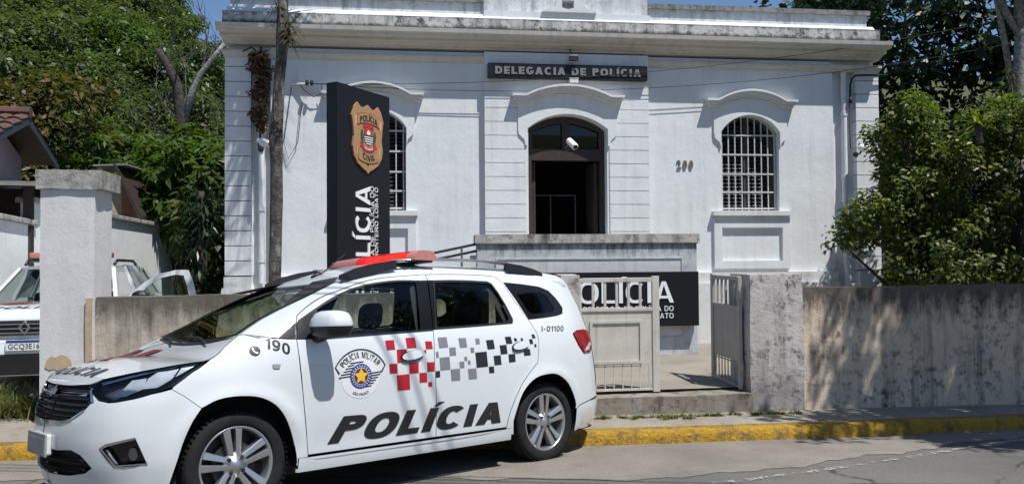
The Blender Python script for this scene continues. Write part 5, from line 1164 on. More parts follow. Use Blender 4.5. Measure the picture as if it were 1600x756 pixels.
# decals
def quad_map(q,loops):
    """loops in the unit square -> quad bl br tr tl"""
    bl,br,tr,tl=[np.array(p) for p in q]
    return [[tuple((bl*(1-a)+br*a)*(1-b_)+(tl*(1-a)+tr*a)*b_) for a,b_ in L] for L in loops]
def unit_text(s,**k):
    L=text_loops(s,height=1.0,width=1.0,**k); return L
def decal(name,loops,mat,par,off=.003,grid=.05,s=1): return wrap_panel(name,loops,mat,(s,),off=off,grid=grid,flange=0,parent=par)
fdoor=DOORS[1]; rdoor=DOORS[(1,2)]
pol=quad_map(dec('policia'),word('POLÍCIA',.26,.095,.235,1.0,1.0))
bx=2.899
def split_decal(name,loops,mat,off=.003):
    """letters go to the door they sit on"""
    groups={}
    for L in loops:
        c=sum(p[0] for p in L)/len(L); groups.setdefault(c>bx,[]).append(L)
    for k,v in groups.items(): decal(name,v,mat,rdoor if k else fdoor,off)
split_decal('lettering',pol,M['decal_black'])
COLS={'r':'decal_red','g':'decal_grey','b':'decal_black'}
for k,q in SQ:
    c=sum(p[0] for p in q)/4; decal('chequer',[q],M[COLS[k]],rdoor if c>2.88 else fdoor,.0022)
wing=[o for o in CAR.children if o.name.startswith('front_wing')][0]; bside=[o for o in CAR.children if o.name.startswith('body_side')][0]
n1=dec('n190'); q190=[(1.6143,.967),(1.7600,.957),(1.7640,1.020),(1.6190,1.032)]
q190=[n1[0],n1[1],n1[2],n1[3]]
decal('lettering',quad_map([(q190[0][0],q190[0][1]-.008),(q190[1][0],q190[1][1]-.006),q190[2],q190[3]],word('190',.17,.13,0,1,1)),M['decal_black'],wing)
px,pz=1.5494,.9915
decal('phone_disc',[[(px+.033*math.cos(a*.2618),pz+.031*math.sin(a*.2618)) for a in range(24)]],M['decal_black'],wing)
decal('phone_handset',[sm([(px-.016,pz+.017),(px-.006,pz+.018),(px-.005,pz+.006),(px+.005,pz-.007),(px+.018,pz-.008),(px+.017,pz-.018),(px+.004,pz-.017),(px-.012,pz-.002)],3)],M['decal_white'],wing,.0045)
fu=dec('fuel'); fc=(sum(p[0] for p in fu)/4,sum(p[1] for p in fu)/4)
decal('side_badge',[[(fc[0]-.028,fc[1]+.012),(fc[0]+.028,fc[1]+.010),(fc[0]+.02,fc[1]-.016),(fc[0]-.02,fc[1]-.014)]],M['lens_clear'],wing,.006)
decal('lettering',quad_map(dec('unit'),word('I-01100',.15,.16,0,1,1)),M['decal_black'],bside)
# state police crest on the front door
ec=np.array(dec('emb')[0]); 
def E(pts): return [(ec[0]+x,ec[1]+y) for x,y in pts]
def circ(r,n=32,r2=None): return [(r*math.cos(2*math.pi*k/n),(r2 or r)*math.sin(2*math.pi*k/n)) for k in range(n)]
decal('crest_ground',[E([(x,y-.0) for x,y in circ(.150,36,.145)])],M['decal_white'],fdoor,.0015)
AR_,AC=.215,-.045      # arc band radius / centre height
def arcpts(r,a0,a1,n=18): return [(r*math.cos(R_(a0+(a1-a0)*k/n)),AC+r*math.sin(R_(a0+(a1-a0)*k/n))) for k in range(n+1)]
outer=arcpts(.222,152,28); inner=arcpts(.214,152,28)
decal('crest_band',[E(arcpts(.224,151,29)+[(.168,.020)]+arcpts(.150,26,26,1)[:0]+[(.157,.024)]+arcpts(.216,30,150)+[(-.157,.024),(-.168,.020)])],M['decal_black'],fdoor,.003)
tl=word('POLÍCIA MILITAR',.17,.16,0,.042,.345)
def warp(L):
    out=[]
    for x,y in L:
        a=R_(90)+ (0.345/2-x)/.195; rr=.163+y; out.append((rr*math.cos(a),AC+rr*math.sin(a)))
    return E(out)
decal('lettering',[warp(L) for L in tl],M['decal_black'],fdoor,.003)
for i in range(7):
    y=.085-.018*i; xl=-.085-.0165*i
    if i<6: decal('crest_stripe',[E([(xl,y-.003),(xl+.003,y+.005),(.02 if i==0 else -.04-.006*i,y+.012),(.02 if i==0 else -.045-.006*i,y+.004)])],M['decal_black'],fdoor,.0032)
    y2=.018-.018*i; xr=.170-.017*i
    if i<6: decal('crest_stripe',[E([(.07-.012*i if i<5 else -.02,y2-.008),(.07-.012*i if i<5 else -.02,y2),(xr,y2+.008),(xr-.004,y2)])],M['decal_black'],fdoor,.0032)
decal('crest_ring',[E(circ(.083,36,.081))],M['decal_blue'],fdoor,.004)
for k in range(22):
    a=2*math.pi*k/22; decal('crest_dot',[E([(.0685*math.cos(a)+.005*math.cos(b_*1.2566),.067*math.sin(a)+.005*math.sin(b_*1.2566)) for b_ in range(5)])],M['decal_white'],fdoor,.0055)
decal('crest_rim',[E(circ(.0575,30,.0565))],M['decal_white'],fdoor,.0048)
decal('crest_field',[E(circ(.054,30,.053))],M['decal_maroon'],fdoor,.0055)
decal('crest_star',[E([((.054 if k%2==0 else .028)*math.sin(k*math.pi/5),(.054 if k%2==0 else .028)*math.cos(k*math.pi/5)) for k in range(10)])],M['decal_gold'],fdoor,.0065)
tl=text_loops('SÃO PAULO',bold=.015,height=.018,width=.13)
def warp2(L):
    out=[]
    for x,y in L:
        a=R_(270)-(.065-x)/.125; rr=.128-y; out.append((rr*math.cos(a),rr*math.sin(a)))
    return E(out)
decal('lettering',[warp2(L) for L in tl],M['decal_black'],fdoor,.0035)
# roof bar, rails, aerial
def rail(s):
    q=MB(); q.tube([(1.27,s*.575,1.598),(1.6,s*.578,1.622),(2.0,s*.58,1.630),(2.42,s*.577,1.615)],.013,8); r_=q.build('roof_rail',M['rim_silver'],CAR,smooth=True)
    for pts in ([(.84,.565,1.475),(.96,.57,1.525),(1.12,.575,1.568),(1.30,.575,1.598)],[(2.40,.577,1.615),(2.58,.57,1.600),(2.74,.56,1.572),(2.84,.555,1.545)]):
        q=MB()
        for i,(x,y,z) in enumerate(pts):
            zb=z-.055 if i in (1,2) else z-.02
            if pts[0][0]<1 and i==3: zb=z-.045
            if pts[0][0]>2 and i==0: zb=z-.05
            q.v+=[(x,s*(y-.02),zb),(x,s*(y+.022),zb-.01),(x,s*(y+.016),z+.008),(x,s*(y-.014),z+.010)]
        q.f=[(4*i+j,4*i+4+j,4*i+4+(j+1)%4,4*i+(j+1)%4) for i in range(3) for j in range(4)]+[(0,1,2,3),(12,13,14,15)]
        q.build('rail_foot',M['car_black'],r_,angle=50)
for s in (1,-1): rail(s)
t=NT('lens_red'); tr=t.add('BsdfTransparent',{'Color':(1.0,.10,.07)}); gl=t.add('BsdfGlossy',{'Color':(1,1,1),'Roughness':.08}); df=t.add('BsdfDiffuse',{'Color':(.55,.02,.015)}); m1=t.add('MixShader'); m2=t.add('MixShader'); fr=t.add('Fresnel',{'IOR':1.45})
t.set(m1.inputs[0],.58); t.set(m1.inputs[1],tr.outputs[0]); t.set(m1.inputs[2],df.outputs[0]); t.set(m2.inputs[0],fr.outputs[0]); t.set(m2.inputs[1],m1.outputs[0]); t.set(m2.inputs[2],gl.outputs[0]); t.t.links.new(m2.outputs[0],t.out.inputs[0]); M['lens_red']=t.m
simple('lens_pale',(.50,.20,.17),.25,var=.1); 
def emis(name,col,st):
    t=NT(name); t.fin(col,.5); t.set(t.p.inputs['Emission Color'],(*col,1)); t.set(t.p.inputs['Emission Strength'],st); M[name]=t.m
emis('led_orange',(1.0,.22,.04),3.6)
LB=empty('light_bar','red police light bar with glowing LEDs on the large patrol car roof','light bar',None)
LB.parent=None; LB.matrix_world=CAR.matrix_world@Matrix.Translation((1.50,0,1.612))
sec=[(-.13,0),(-.125,.035),(-.09,.068),(-.03,.078),(.05,.078),(.10,.066),(.13,.03),(.13,0)]
def bar(y0,y1,e0,e1,mat,name):
    q=MB(); n=8
    ys=[y0+(y1-y0)*i/n for i in range(n+1)]
    for y in ys:
        k=1.0-.22*max(0,(abs(y)-.45)/.17)**2; q.v+=[(x*k-.05*(abs(y)/.62)**2*-1,y,z*(.80+.2*k)) for x,z in sec]
    m=len(sec); q.f=[(i*m+j,(i+1)*m+j,(i+1)*m+(j+1)%m,i*m+(j+1)%m) for i in range(n) for j in range(m)]+[tuple(range(m)),tuple(range(n*m,n*m+m))]
    return q.build(name,mat,LB,angle=60)
bar(-.60,-.085,1,0,M['lens_pale'],'end_lens'); bar(-.080,.545,0,0,M['lens_red'],'centre_lens'); bar(.55,.62,0,1,M['lens_pale'],'end_lens')
for k in range(9):
    y=-.01+.062*k
    q=MB(); q.hull8([(-.075,y-.018,.012),(.075,y-.018,.012),(.075,y+.018,.012),(-.075,y+.018,.012),(-.06,y-.018,.055),(.06,y-.018,.055),(.06,y+.018,.055),(-.06,y+.018,.055)]); q.build('led_block',M['led_orange'],LB)
q=MB(); q.box(-.12,.13,-.58,.60,-.014,-.001); q.build('base_plate',M['car_black'],LB)
for y in (-.42,.42):
    q=MB(); q.box(-.06,.06,y-.04,y+.04,-.045,-.014); q.build('mount',M['car_black'],LB)
AE=CAR
q=MB(); q.tube([(.955,.04,1.512),(1.0,.04,1.535),(1.215,.04,1.70)],[.008,.005,.003],6); q.build('aerial',M['car_black'],CAR)
q=MB(); q.tube([(.91,.04,1.502),(.98,.04,1.528),(1.01,.04,1.515)],[.01,.022,.008],8); q.build('aerial_foot',M['car_black'],CAR,smooth=True)
q=MB()
for s in (-1,1):
    pass
sp=[(2.98,1.53),(3.10,1.525),(3.17,1.50),(3.14,1.485),(3.02,1.50)]
q.v=[]; 
for i in range(13):
    y=-.60+1.2*i/12; k=(abs(y)/.60)**4
    q.v+=[(x-.06*k,y,z-.045*k+.02*(1-(y/.6)**2)) for x,z in sp]
q.f=[(i*5+j,(i+1)*5+j,(i+1)*5+(j+1)%5,i*5+(j+1)%5) for i in range(12) for j in range(5)]+[(0,1,2,3,4),(60,61,62,63,64)]
q.build('roof_spoiler',M['car_white'],CAR,angle=50)
# ---------------------------------------------------------------- second police car in the driveway
DA=R_(14)
DU=empty('patrol_car','white police SUV with its driver door open, in the driveway behind the tall pillar','police car',loc=(-6.12,10.2,-.03),rz=DA)
def loft(name,secs,mat,parent=DU,ang=40,bevel=0):
    m=MB(); k=len(secs[0])
    for s in secs: m.v+=s
    m.f=[(i*k+j,(i+1)*k+j,(i+1)*k+(j+1)%k,i*k+(j+1)%k) for i in range(len(secs)-1) for j in range(k)]+[tuple(range(k)),tuple(range(len(m.v)-k,len(m.v)))]
    return m.build(name,mat,parent,angle=ang,bevel=bevel)
def dsec(y,w,z0,z1,c=.0,r=.07):
    return [(-w+r*.6,y,z0),(w-r*.6,y,z0),(w,y,z0+r),(w,y,z1-r*1.6),(w-r,y,z1-r*.3),(w*.55,y,z1+c),(0,y,z1+c*1.3),(-w*.55,y,z1+c),(-w+r,y,z1-r*.3),(-w,y,z1-r*1.6),(-w,y,z0+r)]
loft('body',[dsec(.02,.80,.40,.93,.0),dsec(.06,.86,.38,1.01,.01),dsec(.16,.89,.36,1.05,.02),dsec(.5,.905,.34,1.085,.03),dsec(1.0,.91,.34,1.11,.025),dsec(1.25,.91,.34,1.10),dsec(2.5,.91,.34,1.12),dsec(3.9,.90,.36,1.14),dsec(4.2,.86,.4,1.1)],M['car_white'])
loft('bumper',[dsec(-.03,.70,.26,.68,0),dsec(-.005,.84,.25,.70,0),dsec(.10,.90,.24,.72,0),dsec(.35,.912,.24,.72,0)],M['car_white'])
m=MB(); m.box(-.62,.62,-.045,.02,.265,.53); m.build('lower_intake',M['car_black'],DU,bevel=.02)
m=MB(); m.box(-.60,.60,-.012,.03,.755,.945); gr_=m.build('grille',M['car_black'],DU,bevel=.02)
for z in (.79,.845,.90): m=MB(); m.box(-.58,.58,-.028,-.01,z-.009,z+.009); m.build('grille_bar',M['chrome'],gr_,bevel=.004)
m=MB(); m.prism([[(0,.765),(.075,.855),(0,.945),(-.075,.855)],[(0,.80),(.042,.855),(0,.91),(-.042,.855)]],lambda u,v,d:(u,-d,v),.03,.055); m.build('emblem',M['chrome'],gr_,bevel=.004)
for s in (-1,1):
    m=MB(); m.hull8([(s*.60,-.005,.79),(s*.875,.10,.81),(s*.88,.2,.81),(s*.60,.06,.79),(s*.60,.0,.94),(s*.875,.11,.99),(s*.88,.22,.99),(s*.60,.07,.94)]); m.build('headlamp',M['lamp_inner'],DU,bevel=.012)
    m=MB(); m.tube([(s*.70,-.03,.42),(s*.70,-.012,.42)],.055,14); m.build('fog_lamp',M['lamp_inner'],DU)
m=MB(); m.box(-.205,.205,-.068,-.048,.575,.705); pl2=m.build('number_plate',M['decal_white'],DU)
m=MB(); m.box(-.20,.20,-.0705,-.0685,.672,.702); m.build('plate_band',M['decal_blue'],pl2)
tl=text_loops('GCQ3E16',height=.062,width=.35); m=MB(); m.prism(shift(tl,-.175,.595),lambda u,v,d:(u,-d,v),.067,.071); m.build('lettering',M['decal_black'],pl2)
# bonnet marking
def hz(y): return float(np.interp(y,[.06,.16,.5,1.0],[1.022,1.073,1.117,1.137]))
def hood_fn(u,v,d): return (u,v,hz(v)+.006-.03*(abs(u)/.9)**2.2)
def onhood(nm,loops,mat): m=MB(); m.prism(loops,hood_fn,0,0,back=False,grid=(.08,.08)); m.build(nm,mat,DU,fix=False)
onhood('lettering',shift([[(x,y) for x,y in L] for L in word('POLÍCIA',.2,.13,.2,.17,1.05)],-.52,.20),M['decal_black'])
for x0,x1,y0,y1 in ((-.72,-.40,.55,.80),(-.40,-.05,.48,.72),(-.05,.30,.52,.86),(.30,.62,.50,.74),(-.55,-.2,.74,.92)): onhood('chequer',[[(x0,y0),(x1,y0),(x1,y1),(x0,y1)]],M['decal_maroon'])
# cabin
def cab(y,w,z): return (w,y,z)
A0,A1=(.80,1.02,1.10),(.62,1.78,1.60); 
m=MB(); 
v=[(-.78,1.03,1.115),(.78,1.03,1.115),(.60,1.76,1.585),(-.60,1.76,1.585)]; m.v=v;m.f=[(0,1,2,3)]; glass('dark_glass',(.45,.52,.50),.01,1.10); m.build('windscreen',M['dark_glass'],DU)
loft('roof',[[(-.58,1.74,1.575),(.58,1.74,1.575),(.60,1.74,1.60),(.3,1.72,1.625),(-.3,1.72,1.625),(-.60,1.74,1.60)],[(-.64,2.3,1.60),(.64,2.3,1.60),(.665,2.3,1.63),(.3,2.3,1.665),(-.3,2.3,1.665),(-.665,2.3,1.63)],[(-.64,3.5,1.58),(.64,3.5,1.58),(.66,3.5,1.61),(.3,3.5,1.65),(-.3,3.5,1.65),(-.66,3.5,1.61)],[(-.58,3.95,1.50),(.58,3.95,1.50),(.58,3.95,1.53),(.3,3.97,1.56),(-.3,3.97,1.56),(-.58,3.95,1.53)]],M['car_white'])
for s in (-1,1):
    for nm,(ya,yb,za,zb) in (('front_pillar',(1.02,1.78,1.09,1.60)),('middle_pillar',(2.22,2.32,1.10,1.61)),('rear_pillar',(3.02,2.98,1.12,1.60)),('tail_pillar',(4.05,3.78,1.12,1.55))):
        wd=.05 if 'front' in nm else (.10 if 'tail' in nm else .07)
        m=MB(); xa,xb=s*.87,s*.655; 
        if nm=='front_pillar': xa,xb=s*.82,s*.62
        m.hull8([(xa-.03,ya,za),(xa+.03,ya,za),(xa+.03,ya+2*wd,za),(xa-.03,ya+2*wd,za),(xb-.03,yb,zb),(xb+.03,yb,zb),(xb+.03,yb+2*wd,zb),(xb-.03,yb+2*wd,zb)]); m.build(nm,M['car_white'],DU,bevel=.012)
    for ya,yb,yc,yd in ((2.44,3.0,2.98,2.44),(3.18,4.02,3.80,3.14)):
        m=MB(); m.v=[(s*.86,ya,1.13),(s*.86,yb,1.13),(s*.665,yc,1.58),(s*.665,yd,1.58)]; m.f=[(0,1,2,3)]; m.build('side_window',M['car_glass'],DU)
    m=MB(); m.tube([(s*.60,1.95,1.64),(s*.61,2.1,1.70),(s*.61,3.2,1.69),(s*.60,3.5,1.63)],.022,8); m.build('roof_rail',M['car_black'],DU,smooth=True)
    m=MB(); m.hull8([(s*.98,1.10,1.08),(s*1.20,1.06,1.09),(s*1.20,1.20,1.09),(s*.98,1.24,1.08),(s*.98,1.10,1.24),(s*1.18,1.07,1.23),(s*1.18,1.19,1.23),(s*.98,1.22,1.24)]) if s<0 else None
    if s<0: m.build('door_mirror',M['car_black'],DU,bevel=.03)
m=MB(); m.box(-.80,.80,1.1,3.8,.5,.62); m.build('cabin_floor',M['trim_dark'],DU)
m=MB(); m.box(-.78,.78,1.05,1.4,.62,1.08); m.build('dashboard',M['trim_dark'],DU,bevel=.03)
for x in (-.38,.38):
    m=MB(); m.hull8([(x-.24,2.05,.6),(x+.24,2.05,.6),(x+.24,2.2,.6),(x-.24,2.2,.6),(x-.20,2.25,1.22),(x+.20,2.25,1.22),(x+.20,2.35,1.22),(x-.20,2.35,1.22)]); m.build('seat_back',M['seat_fabric'],DU,bevel=.05)
    m=MB(); m.box(x-.12,x+.12,2.28,2.36,1.26,1.42); m.build('headrest',M['seat_fabric'],DU,bevel=.04)
for s in (-1,1):
    for y in (.85,3.5):
        m=MB(); m.lathe([(.20,-.08),(.22,0),(.30,.0),(.335,-.04),(.34,-.1),(.335,-.18),(.2,-.2)],lambda a,b,ax,s=s,y=y:(s*(.90+ax),y+a,.34+b),32); w_=m.build('wheel',M['tyre'],DU,smooth=True)
        m=MB(); m.lathe([(0,-.02),(.06,-.01),(.20,-.04),(.21,-.02)],lambda a,b,ax,s=s,y=y:(s*(.90+ax),y+a,.34+b),32); m.build('rim',M['rim_silver'],w_,smooth=True)
m=MB(); m.box(-.84,.84,.1,4.0,.24,.40); m.build('underbody',M['trim_dark'],DU)
# open driver door: local hinge frame
def door_pt(t,z,o=0):
    c,s=math.cos(R_(33)),math.sin(R_(33)); bx,by=.895,1.16
    tum=.16*max(0,z-1.1)
    return (bx+t*c-o*s- tum*.5, by+t*s+o*c,z)
outl=[(0,.42),(1.06,.42),(1.08,.8),(1.07,1.10),(1.02,1.40),(.97,1.545),(.80,1.55),(.55,1.50),(.30,1.36),(.10,1.20),(0,1.09)]
hole=[(.16,1.13),(.95,1.13),(.925,1.32),(.885,1.465),(.76,1.478),(.55,1.435),(.34,1.32)]
m=MB(); m.prism([outl,hole],lambda u,v,d:door_pt(u,v,d),-.03,.045); od=m.build('open_door',M['car_white'],DU,bevel=.01)
m=MB(); m.v=[door_pt(u,v,.0) for u,v in hole]; m.f=[tuple(range(len(hole)))]; m.build('window',M['car_glass'],od)
m=MB(); hi=[(u+(.55-u)*.04,v+(1.28-v)*.06) for u,v in hole]; m.prism([hole,hi],lambda u,v,d:door_pt(u,v,d),-.02,.03); m.build('window_seal',M['car_black'],od)
b2=bmesh.new(); bmesh.ops.create_uvsphere(b2,u_segments=16,v_segments=10,radius=1)
for vv in b2.verts:
    c=vv.co; p=Vector(door_pt(.18,1.18,-.14)); vv.co=p+Vector((c.x*.12,c.y*.08,c.z*.085))
me=bpy.data.meshes.new('door_mirror'); b2.to_mesh(me); b2.free(); me.materials.append(M['car_black']); o=bpy.data.objects.new('door_mirror',me); COL.objects.link(o); o.parent=od
m=MB(); m.prism([[(.05,.48),(1.0,.48),(1.02,1.06),(.05,1.04)]],lambda u,v,d:door_pt(u,v,d),.045,.075); m.build('inner_trim',M['trim_dark'],od,bevel=.02)
LB2=empty('light_bar','small dark-red light bar on the roof of the SUV in the driveway','light bar'); LB2.matrix_world=Matrix.Translation((-6.12,10.2,-.03))@Matrix.Rotation(DA,4,'Z')@Matrix.Translation((0,2.05,1.735))
m=MB(); m.box(-.55,.55,-.13,.13,.0,.085); m.build('lens',M['lens_pale'],LB2,bevel=.02)
m=MB(); m.box(-.5,.5,-.10,.10,-.03,-.002); m.build('base',M['car_black'],LB2)
for x in (-.4,.4): m=MB(); m.box(x-.03,x+.03,-.04,.04,-.10,-.03); m.build('mount',M['car_black'],LB2)
# ---------------------------------------------------------------- vegetation
def leafmat(name,c1,c2,c3,trans=.42,rough=.42):
    t=NT(name); g=t.add('NewGeometry'); r=t.ramp(g.outputs['Random Per Island'],(0,c1),(.55,c2),(1,c3))
    n=t.noise(.9,3,.6); c=t.mix(1.0,r,t.ramp(n,(.3,.7),(.7,1.25)),'MULTIPLY')
    t.fin(c,rough,0,.35); tl=t.add('BsdfTranslucent'); t.set(tl.inputs[0],t.mix(1.0,c,(1.1,1.25,.45),'MULTIPLY')); mx=t.add('MixShader'); t.set(mx.inputs[0],trans); t.set(mx.inputs[1],t.p.outputs[0]); t.set(mx.inputs[2],tl.outputs[0]); t.t.links.new(mx.outputs[0],t.out.inputs[0])
    M[name]=t.m
leafmat('leaf_green',(.052,.080,.022),(.082,.115,.032),(.145,.175,.055))
leafmat('leaf_mid',(.050,.072,.024),(.074,.100,.035),(.12,.148,.055))
leafmat('leaf_dark',(.014,.028,.010),(.020,.042,.014),(.032,.058,.018),.2,.35)  # on the right-hand trees this dark colour also stands for canopy shade
leafmat('leaf_yellow',(.05,.06,.016),(.085,.085,.022),(.16,.11,.03))
leafmat('leaf_bright',(.040,.082,.012),(.068,.125,.018),(.115,.17,.026),.4)
leafmat('leaf_shrub',(.036,.068,.013),(.068,.104,.018),(.21,.22,.034),.4)
leafmat('leaf_dry',(.06,.035,.02),(.12,.07,.045),(.20,.14,.09),.15,.8)
leafmat('grass_blade',(.06,.10,.02),(.12,.14,.03),(.30,.26,.11),.3,.6)
leafmat('bromeliad',(.10,.14,.02),(.22,.26,.04),(.40,.38,.06),.3)
leafmat('epiphyte',(.05,.06,.03),(.09,.09,.045),(.16,.14,.08),.2,.7)
t=NT('bark_mottled'); n=t.noise(9,6,.7); n2=t.noise(3.2,6,.7,co=t.co((3,3,1))); c=t.mix(t.ramp(n,(.42,0.0),(.6,1.0)),(.045,.04,.035),(.13,.12,.11)); c=t.mix(t.ramp(n2,(.55,0.0),(.66,.9)),c,(.30,.29,.27)); t.bump(n,1.0,.03); t.fin(c,.95); M['bark_mottled']=t.m
t=NT('bark_pale'); n=t.noise(14,6,.7); c=t.mix(t.ramp(n,(.4,0.0),(.62,1.0)),(.13,.125,.11),(.36,.35,.33)); t.bump(n,.8,.02); t.fin(c,.95); M['bark_pale']=t.m
t=NT('bark_dark'); n=t.noise(8,6,.7); c=t.mix(t.ramp(n,(.4,0.0),(.62,1.0)),(.022,.018,.014),(.065,.055,.045)); t.bump(n,1.0,.03); t.fin(c,.95); M['bark_dark']=t.m
def leaf_mesh(name,cen,rad,per,L,W,seed,mat,up=.5,droop=.25,jit=.45,outc=None,flat=1.0):
    r=np.random.default_rng(seed); cen=np.asarray(cen,float); rad=np.broadcast_to(np.asarray(rad,float),(len(cen),)); k=np.repeat(np.arange(len(cen)),per); n=len(k)
    d=r.normal(size=(n,3)); d/=np.linalg.norm(d,axis=1)[:,None]; q=d*(r.random(n)**.45)[:,None]; q[:,2]*=flat
    pos=cen[k]+q*rad[k][:,None]
    oc=np.asarray(outc if outc is not None else cen.mean(0)); out=pos-oc; out/=np.maximum(1e-6,np.linalg.norm(out,axis=1))[:,None]
    nor=up*np.array([0,0,1.])+.45*d+.35*out+r.normal(size=(n,3))*.35; nor/=np.linalg.norm(nor,axis=1)[:,None]
    a=r.normal(size=(n,3))+.6*d+np.array([0,0,-droop]); a-=nor*(a*nor).sum(1)[:,None]; a/=np.linalg.norm(a,axis=1)[:,None]
    b=np.cross(nor,a); l=L*(1+r.uniform(-jit,jit,n))[:,None]; w=W*(1+r.uniform(-jit,jit,n))[:,None]
    v=np.empty((n,4,3)); v[:,0]=pos; v[:,1]=pos+a*l*.45+b*w*.5+nor*w*.18; v[:,2]=pos+a*l-nor*l*.12; v[:,3]=pos+a*l*.45-b*w*.5+nor*w*.18
    return quads_mesh(name,v.reshape(-1,3),mat)
def quads_mesh(name,v,mat):
    me=bpy.data.meshes.new(name); n=len(v)//4; me.vertices.add(n*4); me.vertices.foreach_set('co',v.astype(np.float32).ravel()); me.loops.add(n*4); me.loops.foreach_set('vertex_index',np.arange(n*4,dtype=np.int32)); me.polygons.add(n); me.polygons.foreach_set('loop_start',np.arange(0,n*4,4,dtype=np.int32)); me.update(calc_edges=True); me.materials.append(mat); return me
def add_mesh(me,name,parent=None,loc=(0,0,0)):
    o=bpy.data.objects.new(name,me); COL.objects.link(o); o.location=loc
    if parent: o.parent=parent
    return o
def blob(n,rx,ry,rz,seed,shell=.55,squash=0):
    r=np.random.default_rng(seed); d=r.normal(size=(n,3)); d/=np.linalg.norm(d,axis=1)[:,None]; m=shell+(1-shell)*r.random(n)
    lump=1+.22*np.sin(d[:,0]*5+seed)+.18*np.sin(d[:,1]*7+seed*2)+.15*np.sin(d[:,2]*6+seed*3)
    return d*(m*lump)[:,None]*np.array([rx,ry,rz])
def limbs(name,h,r0,cz,targets,mat,parent,seed,lean=(0,0)):
    rr=random.Random(seed); m=MB(); pts=[]
    n=7
    for i in range(n+1):
        f=i/n; pts.append((lean[0]*f+.06*rr.uniform(-1,1)*f*h*.3,lean[1]*f+.06*rr.uniform(-1,1)*f*h*.3,h*f-.15))
    m.tube(pts,[r0*(1.25 if i==0 else 1-.55*i/n) for i in range(n+1)],9)
    o=m.build(name,mat,parent,smooth=True)
    m=MB()
    for t_ in targets:
        b=pts[min(n,int(n*(.55+.4*rr.random())))]; mid=[(b[k]+t_[k])/2+rr.uniform(-.25,.25) for k in range(3)]; m.tube([b,mid,t_],[r0*.38,r0*.24,r0*.08],6)
    if targets: m.build('limbs',mat,parent,smooth=True)
    return o
# three crown kinds shared by the hillside trees
KIND=[]
for i,(nc,rx,ry,rz,per,L,W,mt,sd) in enumerate(((120,2.6,2.5,2.2,135,.22,.10,'leaf_green',11),(130,2.5,2.6,2.5,130,.20,.095,'leaf_mid',12),(105,2.9,2.7,1.9,150,.24,.10,'leaf_bright',13),(120,2.4,2.4,2.6,120,.21,.11,'leaf_yellow',14),(130,2.7,2.6,2.4,110,.22,.11,'leaf_dark',15))):
    c=blob(nc,rx,ry,rz,sd); KIND.append((leaf_mesh('crown',c,rng.uniform(.35,.7,nc),per,L,W,sd,M[mt],outc=(0,0,-.5)),c))
def hill_tree(px,d,kind,s,label,group='trees on the wooded hillside',up=3.4,z=None,trunk='bark_dark'):
    x=(px-800)/1265*d; z0=hill_z(x,d)-.2 if z is None else z
    e=empty('hillside_tree',label,'tree',group,loc=(x,d,z0),rz=random.uniform(0,6.28)); e.scale=(s,s,s*random.uniform(.92,1.08))
    me,c=KIND[kind]; add_mesh(me,'crown',e,(0,0,up))
    tg=[tuple(np.array(c[i])*.7+np.array([0,0,up])) for i in range(0,60,12)]
    limbs('trunk',up,.17,up,tg,M[trunk],e,int(px*7+d)); return e
random.seed(21)
KN={0:'green leafy',1:'mid-green bushy',2:'fresh green broad',3:'yellow-brown',4:'dark'}
def tree_label(px,d,k):
    row='front' if d<30 else 'second' if d<38 else 'third' if d<47 else 'fourth' if d<56 else 'hindmost'
    pos='at the far left edge' if px<45 else 'above the clay tile roof' if px<100 else 'above the driveway pillar' if px<180 else 'left of the dead tree' if px<228 else 'behind the dead tree' if px<290 else 'beside the station corner'
    return KN[k]+' tree in the '+row+' row on the wooded slope, '+pos
spots=[(20,27,1,1.0),(120,26,2,.9),(190,25,0,.85),(255,27,1,.95),(330,26,0,.85),
 (10,33,0,1.2),(75,34,0,1.1),(160,34,2,1.2),(235,34,1,1.05),(300,35,1,.95),
 (15,41,1,1.3),(90,40,0,1.35),(170,42,0,1.3),(245,42,2,1.1),(320,42,1,.8),
 (20,50,1,1.45),(110,51,0,1.5),(190,52,1,1.4),(262,53,0,1.1),(40,60,0,1.7),(140,62,1,1.8),(225,62,0,1.5)]
for px,d,k,s in spots: hill_tree(px,d,k,s,tree_label(px,d,k))
hill_tree(28,20.5,3,1.0,'yellow-brown tree above the clay tile roof at the far left',None,up=3.9,z=-.3)
hill_tree(-70,22,3,1.1,'yellow-brown tree mostly cut off by the left edge of the picture',None,up=4.2,z=0)
hill_tree(1330,60,2,1.35,'distant green treetop just above the right part of the parapet',None,up=13,z=4) 
# undergrowth on the slope
n=1500; r=np.random.default_rng(5); ys=r.uniform(20.5,60,n); xs_=(r.uniform(-120,420,n)-800)/1265*ys; c=np.stack([xs_,ys,[hill_z(a,b)+.35 for a,b in zip(xs_,ys)]],1)
o=add_mesh(leaf_mesh('undergrowth',c,r.uniform(.5,1.0,n),34,.26,.12,6,M['leaf_mid'],outc=(0,0,-60)),'undergrowth'); tag(o,'dense green undergrowth covering the wooded slope','undergrowth',None,'stuff')
